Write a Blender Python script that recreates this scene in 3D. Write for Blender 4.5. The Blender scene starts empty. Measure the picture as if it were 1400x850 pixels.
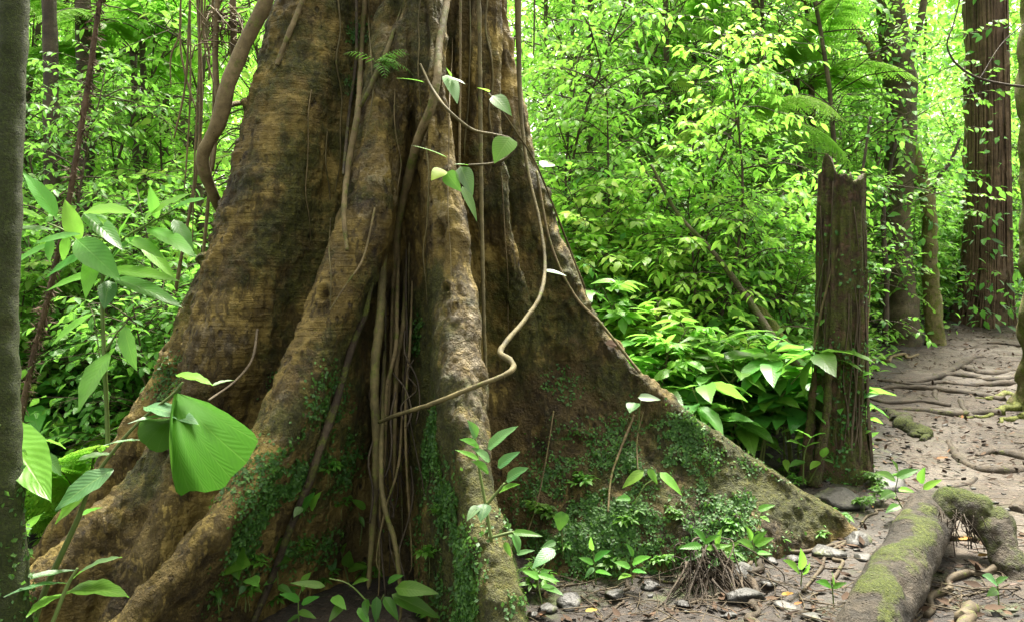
import bpy, math
import numpy as np
from mathutils import Vector

SC = bpy.context.scene
COL = SC.collection
rng = np.random.default_rng(11)
F, CX, CY, CH = 1089.0, 700.0, 425.0, 1.2
PI = math.pi


def P(px, py, d):
    """a point seen at photo pixel (px, py) at distance d in front of the camera"""
    return np.array([(px - CX) / F * d, d, CH - (py - CY) / F * d])


def sm(a, b, x):
    t = np.clip((np.asarray(x, float) - a) / (b - a), 0, 1)
    return t * t * (3 - 2 * t)


# ------------------------------------------------------------------ noise
def _h(ix, iy, iz, seed):
    h = (ix * 374761393 + iy * 668265263 + iz * 1440662683 + seed * 144269504) & 0xffffffff
    h = ((h ^ (h >> 13)) * 1274126177) & 0xffffffff
    h = ((h ^ (h >> 15)) * 2246822519) & 0xffffffff
    return ((h ^ (h >> 16)) & 0xffff) / 32767.5 - 1.0


def vnoise(p, seed=0):
    p = np.asarray(p, float)
    i = np.floor(p).astype(np.int64)
    f = p - i
    f = f * f * f * (f * (f * 6 - 15) + 10)
    r = 0
    for dx in (0, 1):
        wx = f[:, 0] if dx else 1 - f[:, 0]
        for dy in (0, 1):
            wy = f[:, 1] if dy else 1 - f[:, 1]
            for dz in (0, 1):
                wz = f[:, 2] if dz else 1 - f[:, 2]
                r = r + wx * wy * wz * _h(i[:, 0] + dx, i[:, 1] + dy, i[:, 2] + dz, seed)
    return r


def fbm(p, octv=4, seed=0, gain=.5):
    a, s, r = 1.0, 1.0, 0
    for k in range(octv):
        r = r + a * vnoise(np.asarray(p) * s + 17.3 * k, seed + k)
        a *= gain
        s *= 2.03
    return r


# ------------------------------------------------------------------ terrain
def softplus(x, k=1.2):
    return np.log1p(np.exp(np.clip(k * x, -40, 40))) / k + np.maximum(x - 40 / k, 0) * 0


def gz(x, y):
    x = np.atleast_1d(np.asarray(x, float))
    y = np.atleast_1d(np.asarray(y, float))
    yy = np.minimum(y, 45)
    right = sm(-1, 2.2, x)
    z = .118 * softplus(yy - 5.3, 2.5) * (.2 + .8 * right)
    z = z + .16 * softplus(yy - 13.5, 1.5)
    z = z - .28 * sm(.2, -1.6, x) * sm(7.5, 4.5, y)
    z = z - .27 * np.exp(-((x - .5) / 1.1) ** 2 - ((y - 3.7) / .75) ** 2)
    q = np.stack([x, y, 0 * x], 1)
    z = z + .035 * fbm(q * 1.1, 3, 5) + .012 * fbm(q * 5, 3, 6)
    return z


def gz1(x, y):
    return float(gz(x, y)[0])


def G(px, py, dmax=40):
    """point where the sight line through a pixel meets the ground"""
    d = np.arange(1.5, dmax, .02)
    x = (px - CX) / F * d
    z = CH - (py - CY) / F * d
    k = np.where(z <= gz(x, d))[0]
    i = k[0] if len(k) else len(d) - 1
    return np.array([x[i], d[i], gz1(x[i], d[i])])


# ------------------------------------------------------------------ mesh helpers
def mesh(name, V, Q, mat, uv=None, attrs=None, smooth=True):
    V = np.asarray(V, np.float32)
    Q = np.asarray(Q, np.int32)
    me = bpy.data.meshes.new(name)
    me.vertices.add(len(V))
    me.vertices.foreach_set('co', V.ravel())
    k = Q.shape[1]
    me.loops.add(Q.size)
    me.loops.foreach_set('vertex_index', Q.ravel())
    me.polygons.add(len(Q))
    me.polygons.foreach_set('loop_start', np.arange(0, Q.size, k, dtype=np.int32))
    me.polygons.foreach_set('loop_total', np.full(len(Q), k, np.int32))
    if uv is not None:
        l = me.uv_layers.new(name='UVMap')
        l.data.foreach_set('uv', np.asarray(uv, np.float32)[Q.ravel()].ravel())
    for a, v in (attrs or {}).items():
        at = me.attributes.new(a, 'FLOAT', 'POINT')
        at.data.foreach_set('value', np.asarray(v, np.float32))
    me.update(calc_edges=True)
    me.validate()
    me.polygons.foreach_set('use_smooth', np.full(len(me.polygons), smooth, bool))
    if mat:
        me.materials.append(mat)
    return me


def link(name, me, parent=None, loc=None):
    o = bpy.data.objects.new(name, me)
    COL.objects.link(o)
    if parent is not None:
        o.parent = parent
    if loc is not None:
        o.location = loc
    return o


def tag(o, label=None, cat=None, group=None, kind=None):
    if label:
        o['label'] = label
    if cat:
        o['category'] = cat
    if group:
        o['group'] = group
    if kind:
        o['kind'] = kind
    return o


def empty(name, loc, label, cat, group=None):
    o = bpy.data.objects.new(name, None)
    COL.objects.link(o)
    o.location = [float(v) for v in loc]
    o.empty_display_size = .1
    return tag(o, label, cat, group)


class MB:
    """collects pieces into one mesh"""
    def __init__(s):
        s.V, s.Q, s.U, s.A, s.n = [], [], [], {}, 0

    def add(s, V, Q, uv=None, **attrs):
        if len(V) == 0:
            return
        s.V.append(np.asarray(V, float))
        s.Q.append(np.asarray(Q, int) + s.n)
        s.U.append(np.zeros((len(V), 2)) if uv is None else uv)
        for k in set(list(s.A) + list(attrs)):
            s.A.setdefault(k, [np.zeros(s.n)] if s.n else [])
            v = attrs.get(k, 0.)
            s.A[k].append(np.full(len(V), v) if np.isscalar(v) else np.asarray(v))
        s.n += len(V)

    def build(s, name, mat, parent=None, origin=None, loc=None, smooth=True):
        V = np.concatenate(s.V)
        if origin is not None:
            V = V - np.asarray(origin)
        me = mesh(name, V, np.concatenate(s.Q), mat, np.concatenate(s.U),
                  {k: np.concatenate(v) for k, v in s.A.items()}, smooth)
        return link(name, me, parent, loc)


def spline(pts, n):
    """Catmull-Rom through rows of pts (any number of columns)"""
    p = np.asarray(pts, float)
    if len(p) == 2:
        t = np.linspace(0, 1, n)[:, None]
        return p[0] * (1 - t) + p[1] * t
    e = np.vstack([2 * p[0] - p[1], p, 2 * p[-1] - p[-2]])
    s = np.linspace(0, len(p) - 1 - 1e-6, n)
    i = s.astype(int)
    t = (s - i)[:, None]
    a, b, c, d = e[i], e[i + 1], e[i + 2], e[i + 3]
    return .5 * (2 * b + (c - a) * t + (2 * a - 5 * b + 4 * c - d) * t ** 2 + (3 * b - a - 3 * c + d) * t ** 3)


def tube(pts, rad, n=24, seg=8, rough=0., nscale=6., seed=0, flat=1.):
    """closed tapered tube; pts control points, rad radius at each"""
    pts = np.asarray(pts, float)
    rad = np.atleast_1d(np.asarray(rad, float))
    rad = np.interp(np.linspace(0, 1, len(pts)), np.linspace(0, 1, len(rad)), rad) if len(rad) > 1 else np.full(len(pts), rad[0])
    C = spline(np.column_stack([pts, rad]), n)
    c, r = C[:, :3], np.maximum(C[:, 3], .0004)
    T = np.gradient(c, axis=0)
    T /= np.linalg.norm(T, axis=1)[:, None] + 1e-9
    a = np.array([0, 0, 1.]) if abs(T[0][2]) < .8 else np.array([0, 1., 0])
    N = []
    u = np.cross(T[0], a)
    for t in T:
        u = u - t * np.dot(u, t)
        u = u / (np.linalg.norm(u) + 1e-9)
        N.append(u)
    N = np.array(N)
    B = np.cross(T, N)
    th = np.linspace(0, 2 * PI, seg, endpoint=False)
    V = c[:, None] + r[:, None, None] * (np.cos(th)[None, :, None] * N[:, None] + flat * np.sin(th)[None, :, None] * B[:, None])
    V = V.reshape(-1, 3)
    if rough:
        base = np.repeat(c, seg, 0)
        k = 1 + rough * fbm(V * nscale + seed, 3, seed)
        V = base + (V - base) * k[:, None]
    V = np.vstack([V, c[0], c[-1]])
    i = np.arange(n - 1)[:, None] * seg
    j = np.arange(seg)[None]
    j2 = (j + 1) % seg
    Q = np.stack([i + j, i + j2, i + seg + j2, i + seg + j], -1).reshape(-1, 4)
    # end caps as quads with a doubled centre-free fan of two rim steps
    caps = []
    for k in range(0, seg - 1, 2):
        caps.append([n * seg, (k + 2) % seg, k + 1, k])
        o = (n - 1) * seg
        caps.append([n * seg + 1, o + k, o + k + 1, o + (k + 2) % seg])
    Q = np.vstack([Q, np.array(caps)])
    L = np.concatenate([[0], np.cumsum(np.linalg.norm(np.diff(c, axis=0), axis=1))])
    U = np.stack([np.tile(th / (2 * PI), n), np.repeat(L, seg)], 1)
    U = np.vstack([U, [0, 0], [0, L[-1]]])
    return V, Q, U


# ------------------------------------------------------------------ leaves
def leaf_tpl(nl=4, nc=2, ratio=.42, a=.75, b=1., fold=.25, droop=.2, wave=0.):
    t = np.linspace(0, 1, nl + 1)
    w = np.sin(PI * np.clip(t, 0, 1) ** a) ** b
    w = ratio / 2 * np.maximum(w, .015)
    u = np.linspace(-1, 1, nc + 1)
    x = u[None] * w[:, None]
    y = np.repeat(t[:, None], nc + 1, 1)
    z = fold * np.abs(x) - droop * y ** 2 + wave * ratio * np.abs(u)[None] * np.sin(y * 19 + 1.5 * np.sign(u)[None])
    y = y - .5 * droop ** 2 * t[:, None] ** 2
    V = np.stack([x, y, z], -1).reshape(-1, 3)
    i = np.arange(nl)[:, None] * (nc + 1)
    j = np.arange(nc)[None]
    Q = np.stack([i + j, i + j + 1, i + j + nc + 2, i + j + nc + 1], -1).reshape(-1, 4)
    U = np.stack([np.tile(u * .5 + .5, nl + 1), np.repeat(t, nc + 1)], 1)
    return V, Q, U


def nrm(v):
    v = np.asarray(v, float)
    return v / (np.linalg.norm(v, axis=-1, keepdims=True) + 1e-9)


def scatter(tpl, pos, along, up, size, rnd):
    V, Q, U = tpl
    along = nrm(along)
    up = nrm(up - along * np.sum(up * along, -1, keepdims=True))
    side = np.cross(along, up)
    R = np.stack([side, along, up], -1)
    N = len(pos)
    W = np.einsum('nij,kj->nki', R, V) * np.asarray(size)[:, None, None] + np.asarray(pos)[:, None]
    q = Q[None] + (np.arange(N) * len(V))[:, None, None]
    return W.reshape(-1, 3), q.reshape(-1, 4), np.tile(U, (N, 1)), np.repeat(rnd, len(V))


# ------------------------------------------------------------------ materials
class NT:
    def __init__(s, name):
        s.m = bpy.data.materials.new(name)
        s.m.use_nodes = True
        s.t = s.m.node_tree
        s.t.nodes.clear()
        s.out = s.t.nodes.new('ShaderNodeOutputMaterial')

    def n(s, typ, **kw):
        nd = s.t.nodes.new('ShaderNode' + typ)
        for k, v in kw.items():
            if k.startswith('i_'):
                key = k[2:]
                key = int(key) if key.isdigit() else key.replace('_', ' ')
                s.set(nd.inputs[key], v)
            else:
                setattr(nd, k, v)
        return nd

    def set(s, inp, v):
        if isinstance(v, bpy.types.NodeSocket):
            s.t.links.new(v, inp)
        elif isinstance(v, bpy.types.Node):
            s.t.links.new(v.outputs[0], inp)
        else:
            if isinstance(v, (tuple, list)) and len(v) == 3 and inp.type == 'RGBA':
                v = (*v, 1)
            inp.default_value = v

    def noise(s, vec, scale, detail=4, rough=.55, dist=0.):
        return s.n('TexNoise', i_Vector=vec, i_Scale=scale, i_Detail=detail, i_Roughness=rough, i_Distortion=dist).outputs[0]

    def mix(s, f, a, b, blend='MIX'):
        nd = s.n('Mix', data_type='RGBA', blend_type=blend, i_0=f)
        s.set(nd.inputs[6], a)
        s.set(nd.inputs[7], b)
        return nd.outputs[2]

    def math(s, op, a, b=0., c=0.):
        nd = s.n('Math', operation=op)
        for i, v in enumerate((a, b, c)):
            s.set(nd.inputs[i], v)
        return nd.outputs[0]

    def ramp(s, fac, *stops):
        nd = s.n('ValToRGB')
        e = nd.color_ramp.elements
        while len(e) < len(stops):
            e.new(.5)
        for el, (p, c) in zip(e, stops):
            el.position = p
            el.color = (*c, 1) if not np.isscalar(c) else (c, c, c, 1)
        s.set(nd.inputs[0], fac)
        return nd.outputs[0]

    def step(s, v, a, b):
        return s.n('MapRange', interpolation_type='SMOOTHSTEP', i_0=v, i_1=a, i_2=b).outputs[0]

    def attr(s, name):
        return s.n('Attribute', attribute_name=name).outputs['Fac']

    def stretch(s, vec, sc):
        return s.n('Mapping', i_Vector=vec, i_Scale=sc).outputs[0]

    def bump(s, h, strength, dist, prev=None):
        nd = s.n('Bump', i_Height=h, i_Strength=strength, i_Distance=dist)
        if prev is not None:
            s.set(nd.inputs['Normal'], prev)
        return nd.outputs[0]

    def done(s, sh):
        s.t.links.new(sh, s.out.inputs[0])
        return s.m


def leaf_mat(name, c0, c1, c2, trans=.42, rough=.38, tcol=1.0, under=None, vein=.25, spec=.28, lats=.25):
    m = NT(name)
    rnd = m.attr('rnd')
    oi = m.n('ObjectInfo').outputs['Random']
    geo = m.n('NewGeometry')
    v = m.math('FRACT', m.math('ADD', rnd, m.math('MULTIPLY', oi, .37)))
    col = m.ramp(v, (0., c0), (.5, c1), (1., c2))
    val = m.n('HueSaturation', i_Hue=m.math('MULTIPLY_ADD', oi, .026, .474), i_Value=m.math('MULTIPLY_ADD', oi, .5, .78), i_Color=col).outputs[0]
    uv = m.n('UVMap')
    sep = m.n('SeparateXYZ', i_0=uv)
    du = m.math('ABSOLUTE', m.math('SUBTRACT', sep.outputs[0], .5))
    mid = m.step(du, .045, .0)
    lat = m.math('SINE', m.math('MULTIPLY', m.math('SUBTRACT', sep.outputs[1], m.math('MULTIPLY', du, .45)), 75.))
    latm = m.math('MULTIPLY', m.step(lat, .8, 1.), lats)
    vn = m.math('MULTIPLY', m.math('MAXIMUM', mid, latm), vein)
    base = m.mix(vn, val, m.mix(.6, val, (.32, .45, .12)))
    pos = m.n('TexCoord').outputs['Object']
    blot = m.noise(pos, 23, 3)
    base = m.mix(m.math('MULTIPLY', m.step(blot, .45, .7), .25), base, m.mix(.5, base, (.02, .05, .01)))
    if under:
        base = m.mix(geo.outputs['Backfacing'], base, m.mix(.5, base, under))
    h = m.math('ADD', m.math('MULTIPLY', lat, .35), m.math('MULTIPLY', mid, -1.))
    nb = m.bump(h, .25, .004)
    pr = m.n('BsdfPrincipled', i_Base_Color=base, i_Roughness=m.math('MULTIPLY_ADD', rnd, .16, rough - .06), i_Normal=nb)
    pr.inputs['Specular IOR Level'].default_value = spec
    tc = m.mix(.75, base, (.25 * tcol, .58 * tcol, .075 * tcol))
    tr = m.n('BsdfTranslucent', i_Color=tc)
    mx = m.n('MixShader', i_0=trans, i_1=pr.outputs[0], i_2=tr.outputs[0])
    return m.done(mx.outputs[0])


def bark_mat(name, ca, cb, cc, scale=1., wrinkle=(3, 3, 45), bumpd=.02, moss=(.075, .095, .012), moss2=(.13, .15, .02), pale=(.34, .29, .2), mossn=(.62, .8), lo=.32, hi=.68, crust=0.):
    m = NT(name)
    pos = m.n('TexCoord').outputs['Object']
    geo = m.n('NewGeometry')
    big = m.noise(pos, 1.7 * scale, 5, .6, .6)
    mid = m.noise(pos, 9 * scale, 6, .65)
    fine = m.noise(pos, 60 * scale, 4, .6)
    vert = m.noise(m.stretch(pos, (14, 14, 1.6)), 1. * scale, 5, .6, .3)
    wr = m.noise(m.stretch(pos, wrinkle), 1.3 * scale, 4, .6, .5)
    col = m.ramp(m.math('MULTIPLY_ADD', mid, .45, m.math('MULTIPLY', big, .6)), (lo, ca), (.5, cb), (hi, cc))
    col = m.mix(m.math('MULTIPLY', m.step(vert, .52, .74), .55), col, m.mix(.6, col, (.03, .022, .012)))
    col = m.mix(m.math('MULTIPLY', m.step(wr, .55, .75), m.math('MULTIPLY', m.math('MULTIPLY', m.attr('wrinkle'), m.step(big, .42, .62)), .5)), col, m.mix(.6, col, (.035, .022, .012)))
    # pits and dark scars
    vor = m.n('TexVoronoi', i_Vector=m.stretch(pos, (1, 1, .6)), i_Scale=22. * scale).outputs['Distance']
    pit = m.math('MULTIPLY', m.step(vor, .3, .12), m.step(m.noise(pos, 4.3 * scale, 3), .5, .62))
    col = m.mix(m.math('MULTIPLY', pit, .75), col, (.018, .012, .007))
    if crust:
        cn = m.noise(m.stretch(pos, (1, 1, .45)), 7.5 * scale, 9, .76, .4)
        cz = m.noise(pos, 1.1 * scale, 3, .5)
        ck = m.step(m.math('MULTIPLY_ADD', m.math('SUBTRACT', cz, .5), .9, cn), .5, .57)
        col = m.mix(m.math('MULTIPLY', ck, crust), col, m.mix(m.step(fine, .35, .65), (.03, .019, .008), (.085, .056, .021)))
        vs = m.noise(m.stretch(pos, (5, 5, .5)), 1.6 * scale, 6, .65, .5)
        col = m.mix(m.math('MULTIPLY', m.step(vs, .55, .66), crust * .6), col, (.02, .012, .005))
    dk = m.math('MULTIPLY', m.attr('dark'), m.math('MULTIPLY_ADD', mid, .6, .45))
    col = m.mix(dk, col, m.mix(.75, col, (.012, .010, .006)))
    # pale lichen flakes
    pl = m.math('MULTIPLY', m.step(m.noise(pos, 13 * scale, 5, .7), .5, .62), m.attr('pale'))
    col = m.mix(m.math('MULTIPLY', pl, .85), col, m.mix(m.step(fine, .4, .6), pale, (pale[0] * .6, pale[1] * .6, pale[2] * .55)))
    # moss
    mn = m.noise(pos, 5.5 * scale, 6, .7)
    mm = m.math('ADD', m.math('MULTIPLY', m.attr('moss'), .42), mn)
    mk = m.step(mm, mossn[0], mossn[1])
    mcol = m.ramp(m.noise(pos, 38 * scale, 4, .7), (.3, (moss[0] * .45, moss[1] * .45, moss[2] * .5)), (.5, moss), (.72, moss2))
    col = m.mix(m.math('MULTIPLY', mk, .88), col, mcol)
    # specks
    col = m.mix(m.math('MULTIPLY', m.step(m.noise(pos, 120 * scale, 2), .66, .76), .4), col, (.3, .27, .18))
    hh = m.math('ADD', m.math('MULTIPLY', mid, 1.), m.math('MULTIPLY', fine, .35))
    hh = m.math('SUBTRACT', hh, m.math('MULTIPLY', pit, .5))
    hh = m.math('ADD', hh, m.math('MULTIPLY', wr, m.math('MULTIPLY_ADD', m.attr('wrinkle'), .5, .18)))
    hh = m.math('ADD', hh, m.math('MULTIPLY', m.math('MULTIPLY', mk, m.noise(pos, 90 * scale, 3, .7)), .7))
    if crust:
        hh = m.math('ADD', hh, m.math('MULTIPLY', ck, m.math('MULTIPLY_ADD', fine, .8, .25)))
    nb = m.bump(hh, 1., bumpd)
    pr = m.n('BsdfPrincipled', i_Base_Color=col, i_Roughness=m.math('MULTIPLY_ADD', mid, .3, .6), i_Normal=nb)
    pr.inputs['Specular IOR Level'].default_value = .3
    return m.done(pr.outputs[0])


M = {}
M['bark'] = bark_mat('buttress bark', (.020, .0125, .004), (.105, .074, .017), (.27, .20, .054), wrinkle=(3, 3, 60), bumpd=.045, lo=.37, hi=.66, crust=.38, moss=(.040, .048, .007), moss2=(.1, .1, .012), mossn=(.56, .8))
M['root'] = bark_mat('root bark', (.009, .006, .0035), (.028, .020, .012), (.065, .048, .03), scale=2.2, bumpd=.012)
M['vine'] = bark_mat('vine bark', (.04, .03, .013), (.1, .075, .034), (.18, .14, .07), scale=3., bumpd=.006)
M['greenvine'] = bark_mat('green vine bark', (.022, .018, .006), (.065, .054, .02), (.14, .115, .048), scale=3., bumpd=.004)
M['stump'] = bark_mat('stump bark', (.016, .009, .004), (.06, .036, .018), (.15, .095, .052), scale=1.8, wrinkle=(6, 6, 30), bumpd=.04, lo=.37, hi=.66, crust=.4, mossn=(.56, .72))
M['stumpred'] = bark_mat('rotten red wood', (.03, .014, .006), (.11, .045, .016), (.22, .1, .035), scale=2.4, bumpd=.015)
M['log'] = bark_mat('log bark', (.004, .003, .002), (.017, .013, .008), (.058, .046, .032), scale=2., wrinkle=(8, 8, 8), bumpd=.035, lo=.37, hi=.66, moss=(.06, .08, .009), moss2=(.13, .155, .017), mossn=(.6, .84))
M['trunk'] = bark_mat('forest bark', (.02, .017, .009), (.06, .05, .026), (.13, .108, .06), scale=1.4, bumpd=.016, moss=(.07, .1, .015), moss2=(.12, .16, .03))
M['greentrunk'] = bark_mat('green mossy bark', (.006, .008, .0015), (.016, .019, .003), (.036, .038, .008), scale=3., moss=(.022, .036, .003), moss2=(.06, .085, .008), mossn=(.55, .85), bumpd=.015)
M['trunkdark'] = bark_mat('dark wet bark', (.015, .012, .008), (.04, .03, .02), (.08, .065, .04), scale=2., bumpd=.012)
M['trunkred'] = bark_mat('fibrous red bark', (.026, .016, .009), (.075, .048, .027), (.15, .1, .06), scale=1.5, wrinkle=(40, 40, 2), bumpd=.02)
M['mosstrunk'] = bark_mat('mossy bark', (.06, .05, .025), (.14, .12, .05), (.22, .19, .08), scale=1.6, moss=(.09, .11, .012), moss2=(.19, .21, .025), mossn=(.56, .74), bumpd=.02)
M['lbright'] = leaf_mat('bright leaf', (.06, .22, .026), (.11, .31, .034), (.19, .40, .048), .5)
M['lmid'] = leaf_mat('mid leaf', (.028, .145, .024), (.055, .22, .032), (.1, .30, .045), .46)
M['ldark'] = leaf_mat('dark leaf', (.02, .1, .012), (.04, .16, .016), (.08, .23, .02), .36, .33)
M['lyellow'] = leaf_mat('yellow green leaf', (.12, .33, .028), (.2, .43, .04), (.33, .52, .06), .55)
M['lsilver'] = leaf_mat('waxy leaf', (.028, .095, .035), (.045, .125, .042), (.068, .15, .052), .25, .42, under=(.12, .3, .05), vein=.3, spec=.35)
M['lhero'] = leaf_mat('seedling leaf', (.018, .085, .010), (.032, .12, .012), (.06, .16, .016), .38, .36, vein=.3)
M['lfan'] = leaf_mat('fan leaf', (.010, .055, .002), (.014, .075, .002), (.025, .10, .003), .36, .6, tcol=.5, spec=.1, vein=.1, lats=0)
M['fern'] = leaf_mat('fern leaf', (.1, .34, .02), (.16, .42, .025), (.25, .5, .03), .5, .5, vein=.1)
M['ivy'] = leaf_mat('ivy leaf', (.010, .05, .010), (.020, .085, .014), (.045, .14, .02), .2, .42, vein=.3)
M['mossleaf'] = leaf_mat('moss tuft', (.03, .075, .006), (.065, .13, .008), (.12, .2, .012), .25, .6, vein=0.)
M['stem'] = leaf_mat('green stem', (.07, .12, .03), (.1, .14, .04), (.13, .16, .05), .05, .5, vein=0.)
M['twig'] = bark_mat('twig bark', (.018, .013, .007), (.048, .036, .02), (.09, .07, .042), scale=4., bumpd=.003)


def litter_mat():
    m = NT('dry leaf')
    rnd = m.attr('rnd')
    col = m.ramp(rnd, (0, (.012, .007, .004)), (.3, (.038, .022, .012)), (.55, (.065, .04, .024)), (.8, (.1, .064, .04)), (.93, (.22, .085, .02)), (1., (.26, .19, .04)))
    n = m.noise(m.n('TexCoord').outputs['Object'], 40, 3)
    col = m.mix(m.math('MULTIPLY', n, .5), col, m.mix(.6, col, (.03, .02, .015)))
    pr = m.n('BsdfPrincipled', i_Base_Color=col, i_Roughness=.8)
    pr.inputs['Specular IOR Level'].default_value = .15
    return m.done(pr.outputs[0])


def ground_mat(name, cols, fleck, mossy=.0, wet=.0):
    m = NT(name)
    pos = m.n('TexCoord').outputs['Object']
    a = m.noise(pos, 1.1, 5, .6, .4)
    b = m.noise(pos, 11, 6, .7)
    c = m.noise(pos, 70, 4, .6)
    col = m.ramp(m.math('MULTIPLY_ADD', b, .6, m.math('MULTIPLY', a, .4)), (.34, cols[0]), (.5, cols[1]), (.66, cols[2]))
    vr = m.n('TexVoronoi', i_Vector=m.stretch(pos, (1, 1.4, .2)), i_Scale=26.)
    fl = m.step(m.n('SeparateColor', i_0=vr.outputs['Color']).outputs[0], .5, .6)
    edge = m.step(vr.outputs['Distance'], .5, .36)
    fcol = m.mix(m.n('SeparateColor', i_0=vr.outputs['Color']).outputs[1], fleck[0], fleck[1])
    k = m.math('MULTIPLY', fl, edge)
    col = m.mix(m.math('MULTIPLY', k, .75), col, fcol)
    if mossy:
        col = m.mix(m.math('MULTIPLY', m.step(m.noise(pos, 2.6, 5, .7), .52, .68), mossy), col, (.06, .09, .015))
    h = m.math('ADD', m.math('ADD', b, m.math('MULTIPLY', c, .5)), m.math('MULTIPLY', k, .5))
    nb = m.bump(h, .9, .03)
    rg = m.math('SUBTRACT', .85, m.math('MULTIPLY', m.step(a, .45, .6), wet))
    pr = m.n('BsdfPrincipled', i_Base_Color=col, i_Roughness=rg, i_Normal=nb)
    return m.done(pr.outputs[0])


def rock_mat():
    m = NT('stone')
    pos = m.n('TexCoord').outputs['Object']
    oi = m.n('ObjectInfo').outputs['Random']
    b = m.noise(pos, 7, 6, .7)
    col = m.ramp(b, (.3, (.009, .009, .008)), (.5, (.025, .024, .021)), (.7, (.058, .055, .047)))
    col = m.n('HueSaturation', i_Value=m.math('MULTIPLY_ADD', oi, .7, .6), i_Color=col).outputs[0]
    col = m.mix(m.math('MULTIPLY', m.step(m.noise(pos, 5, 5, .7), .55, .66), .7), col, (.07, .09, .02))
    nb = m.bump(m.math('ADD', b, m.math('MULTIPLY', m.noise(pos, 60, 3), .3)), .8, .02)
    pr = m.n('BsdfPrincipled', i_Base_Color=col, i_Roughness=.6, i_Normal=nb)
    return m.done(pr.outputs[0])


M['litter'] = litter_mat()
M['soil'] = ground_mat('forest soil', ((.006, .0045, .003), (.017, .012, .008), (.04, .03, .021)), ((.02, .013, .008), (.075, .05, .033)), .5, .25)
M['path'] = ground_mat('trodden earth', ((.012, .008, .0045), (.036, .0255, .0155), (.072, .053, .034)), ((.012, .007, .004), (.11, .075, .058)), .12, .2)
M['rock'] = rock_mat()

# ------------------------------------------------------------------ world, sun, camera
SUN_EL, SUN_AZ = 62., 200.      # azimuth measured clockwise from +Y
SUN_EL, SUN_AZ = 68., 20.
w = bpy.data.worlds.new('World')
SC.world = w
w.use_nodes = True
nt = w.node_tree
bg = nt.nodes['Background']
sky = nt.nodes.new('ShaderNodeTexSky')
sky.sky_type = 'NISHITA'
sky.sun_disc = False
sky.sun_elevation = math.radians(SUN_EL)
sky.sun_rotation = math.radians(SUN_AZ)
sky.dust_density = 6
sky.air_density = 1.
sky.ozone_density = .5
hs = nt.nodes.new('ShaderNodeHueSaturation')
hs.inputs['Saturation'].default_value = .35
nt.links.new(sky.outputs[0], hs.inputs['Color'])
wm = nt.nodes.new('ShaderNodeMix')
wm.data_type = 'RGBA'
wm.blend_type = 'MULTIPLY'
wm.inputs[0].default_value = 1.
wm.inputs[7].default_value = (1., .95, .78, 1)
nt.links.new(hs.outputs[0], wm.inputs[6])
nt.links.new(wm.outputs[2], bg.inputs[0])
bg.inputs[1].default_value = .15
sl = bpy.data.lights.new('sun', 'SUN')
sl.energy = 4.0
sl.angle = math.radians(12)
sl.color = (1., .95, .85)
so = bpy.data.objects.new('sun', sl)
COL.objects.link(so)
el, az = math.radians(SUN_EL), math.radians(SUN_AZ)
sdir = Vector((math.sin(az) * math.cos(el), math.cos(az) * math.cos(el), math.sin(el)))
so.rotation_euler = sdir.to_track_quat('Z', 'Y').to_euler()
so.location = (0, 0, 20)
cd = bpy.data.cameras.new('camera')
co = bpy.data.objects.new('camera', cd)
COL.objects.link(co)
co.location = (0, 0, CH)
co.rotation_euler = (PI / 2, 0, 0)
cd.sensor_width = 36
cd.lens = 36 * F / 1400
cd.clip_start = .05
cd.clip_end = 600
SC.camera = co
SC.view_settings.view_transform = 'Standard'
SC.view_settings.look = 'None'
SC.view_settings.gamma = 1
SC.view_settings.use_curve_mapping = False
SC.view_settings.exposure = 2.42
SC.cycles.max_bounces = 7
SC.cycles.diffuse_bounces = 4
SC.cycles.transmission_bounces = 5
SC.cycles.glossy_bounces = 2
SC.cycles.use_denoising = True


# ------------------------------------------------------------------ ground and path
def axis(lo, hi, fine_lo, fine_hi, step, grow=1.25):
    a = list(np.arange(fine_lo, fine_hi + 1e-6, step))
    s = step
    while a[-1] < hi:
        s *= grow
        a.append(a[-1] + s)
    s = step
    while a[0] > lo:
        s *= grow
        a.insert(0, a[0] - s)
    return np.array(a)


def path_edge(y):
    """x of the path's left edge at depth y"""
    return np.interp(y, [-5, 2.5, 3.2, 4.2, 5., 6., 8, 10, 12, 14, 17], [2.6, 2.4, 2.2, 2.1, 2.35, 2.9, 3.65, 4.9, 6.4, 8., 11.])


gx = axis(-200, 200, -4, 9, .06)
gy = axis(-40, 260, 1.8, 15, .06)
X, Y = np.meshgrid(gx, gy, indexing='ij')
Zg = gz(X.ravel(), Y.ravel())
nx, ny = X.shape
ii = np.arange(nx - 1)[:, None] * ny
jj = np.arange(ny - 1)[None]
GQ = np.stack([ii + jj, ii + ny + jj, ii + ny + jj + 1, ii + jj + 1], -1).reshape(-1, 4)
GV = np.stack([X.ravel(), Y.ravel(), Zg], 1)
link('ground', mesh('ground', GV, GQ, M['soil'])).update_tag()
tag(bpy.data.objects['ground'], 'dark forest floor of soil, humus and rotting leaves', 'ground', kind='structure')
pm = (X > path_edge(Y) + .12 * fbm(np.stack([X.ravel(), Y.ravel(), 0 * Zg], 1) * 2.2, 3, 41).reshape(X.shape)) & (Y < 15.5) & (Y > -4) & (X < 16)
pm = pm.ravel()
keep = pm[GQ].all(1)
pq = GQ[keep]
used, inv = np.unique(pq, return_inverse=True)
pv = GV[used] + [0, 0, .004]
o = link('path', mesh('path', pv, inv.reshape(pq.shape), M['path']))
tag(o, 'trodden brown earth path strewn with leaf litter at right', 'path', kind='structure')


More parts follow.
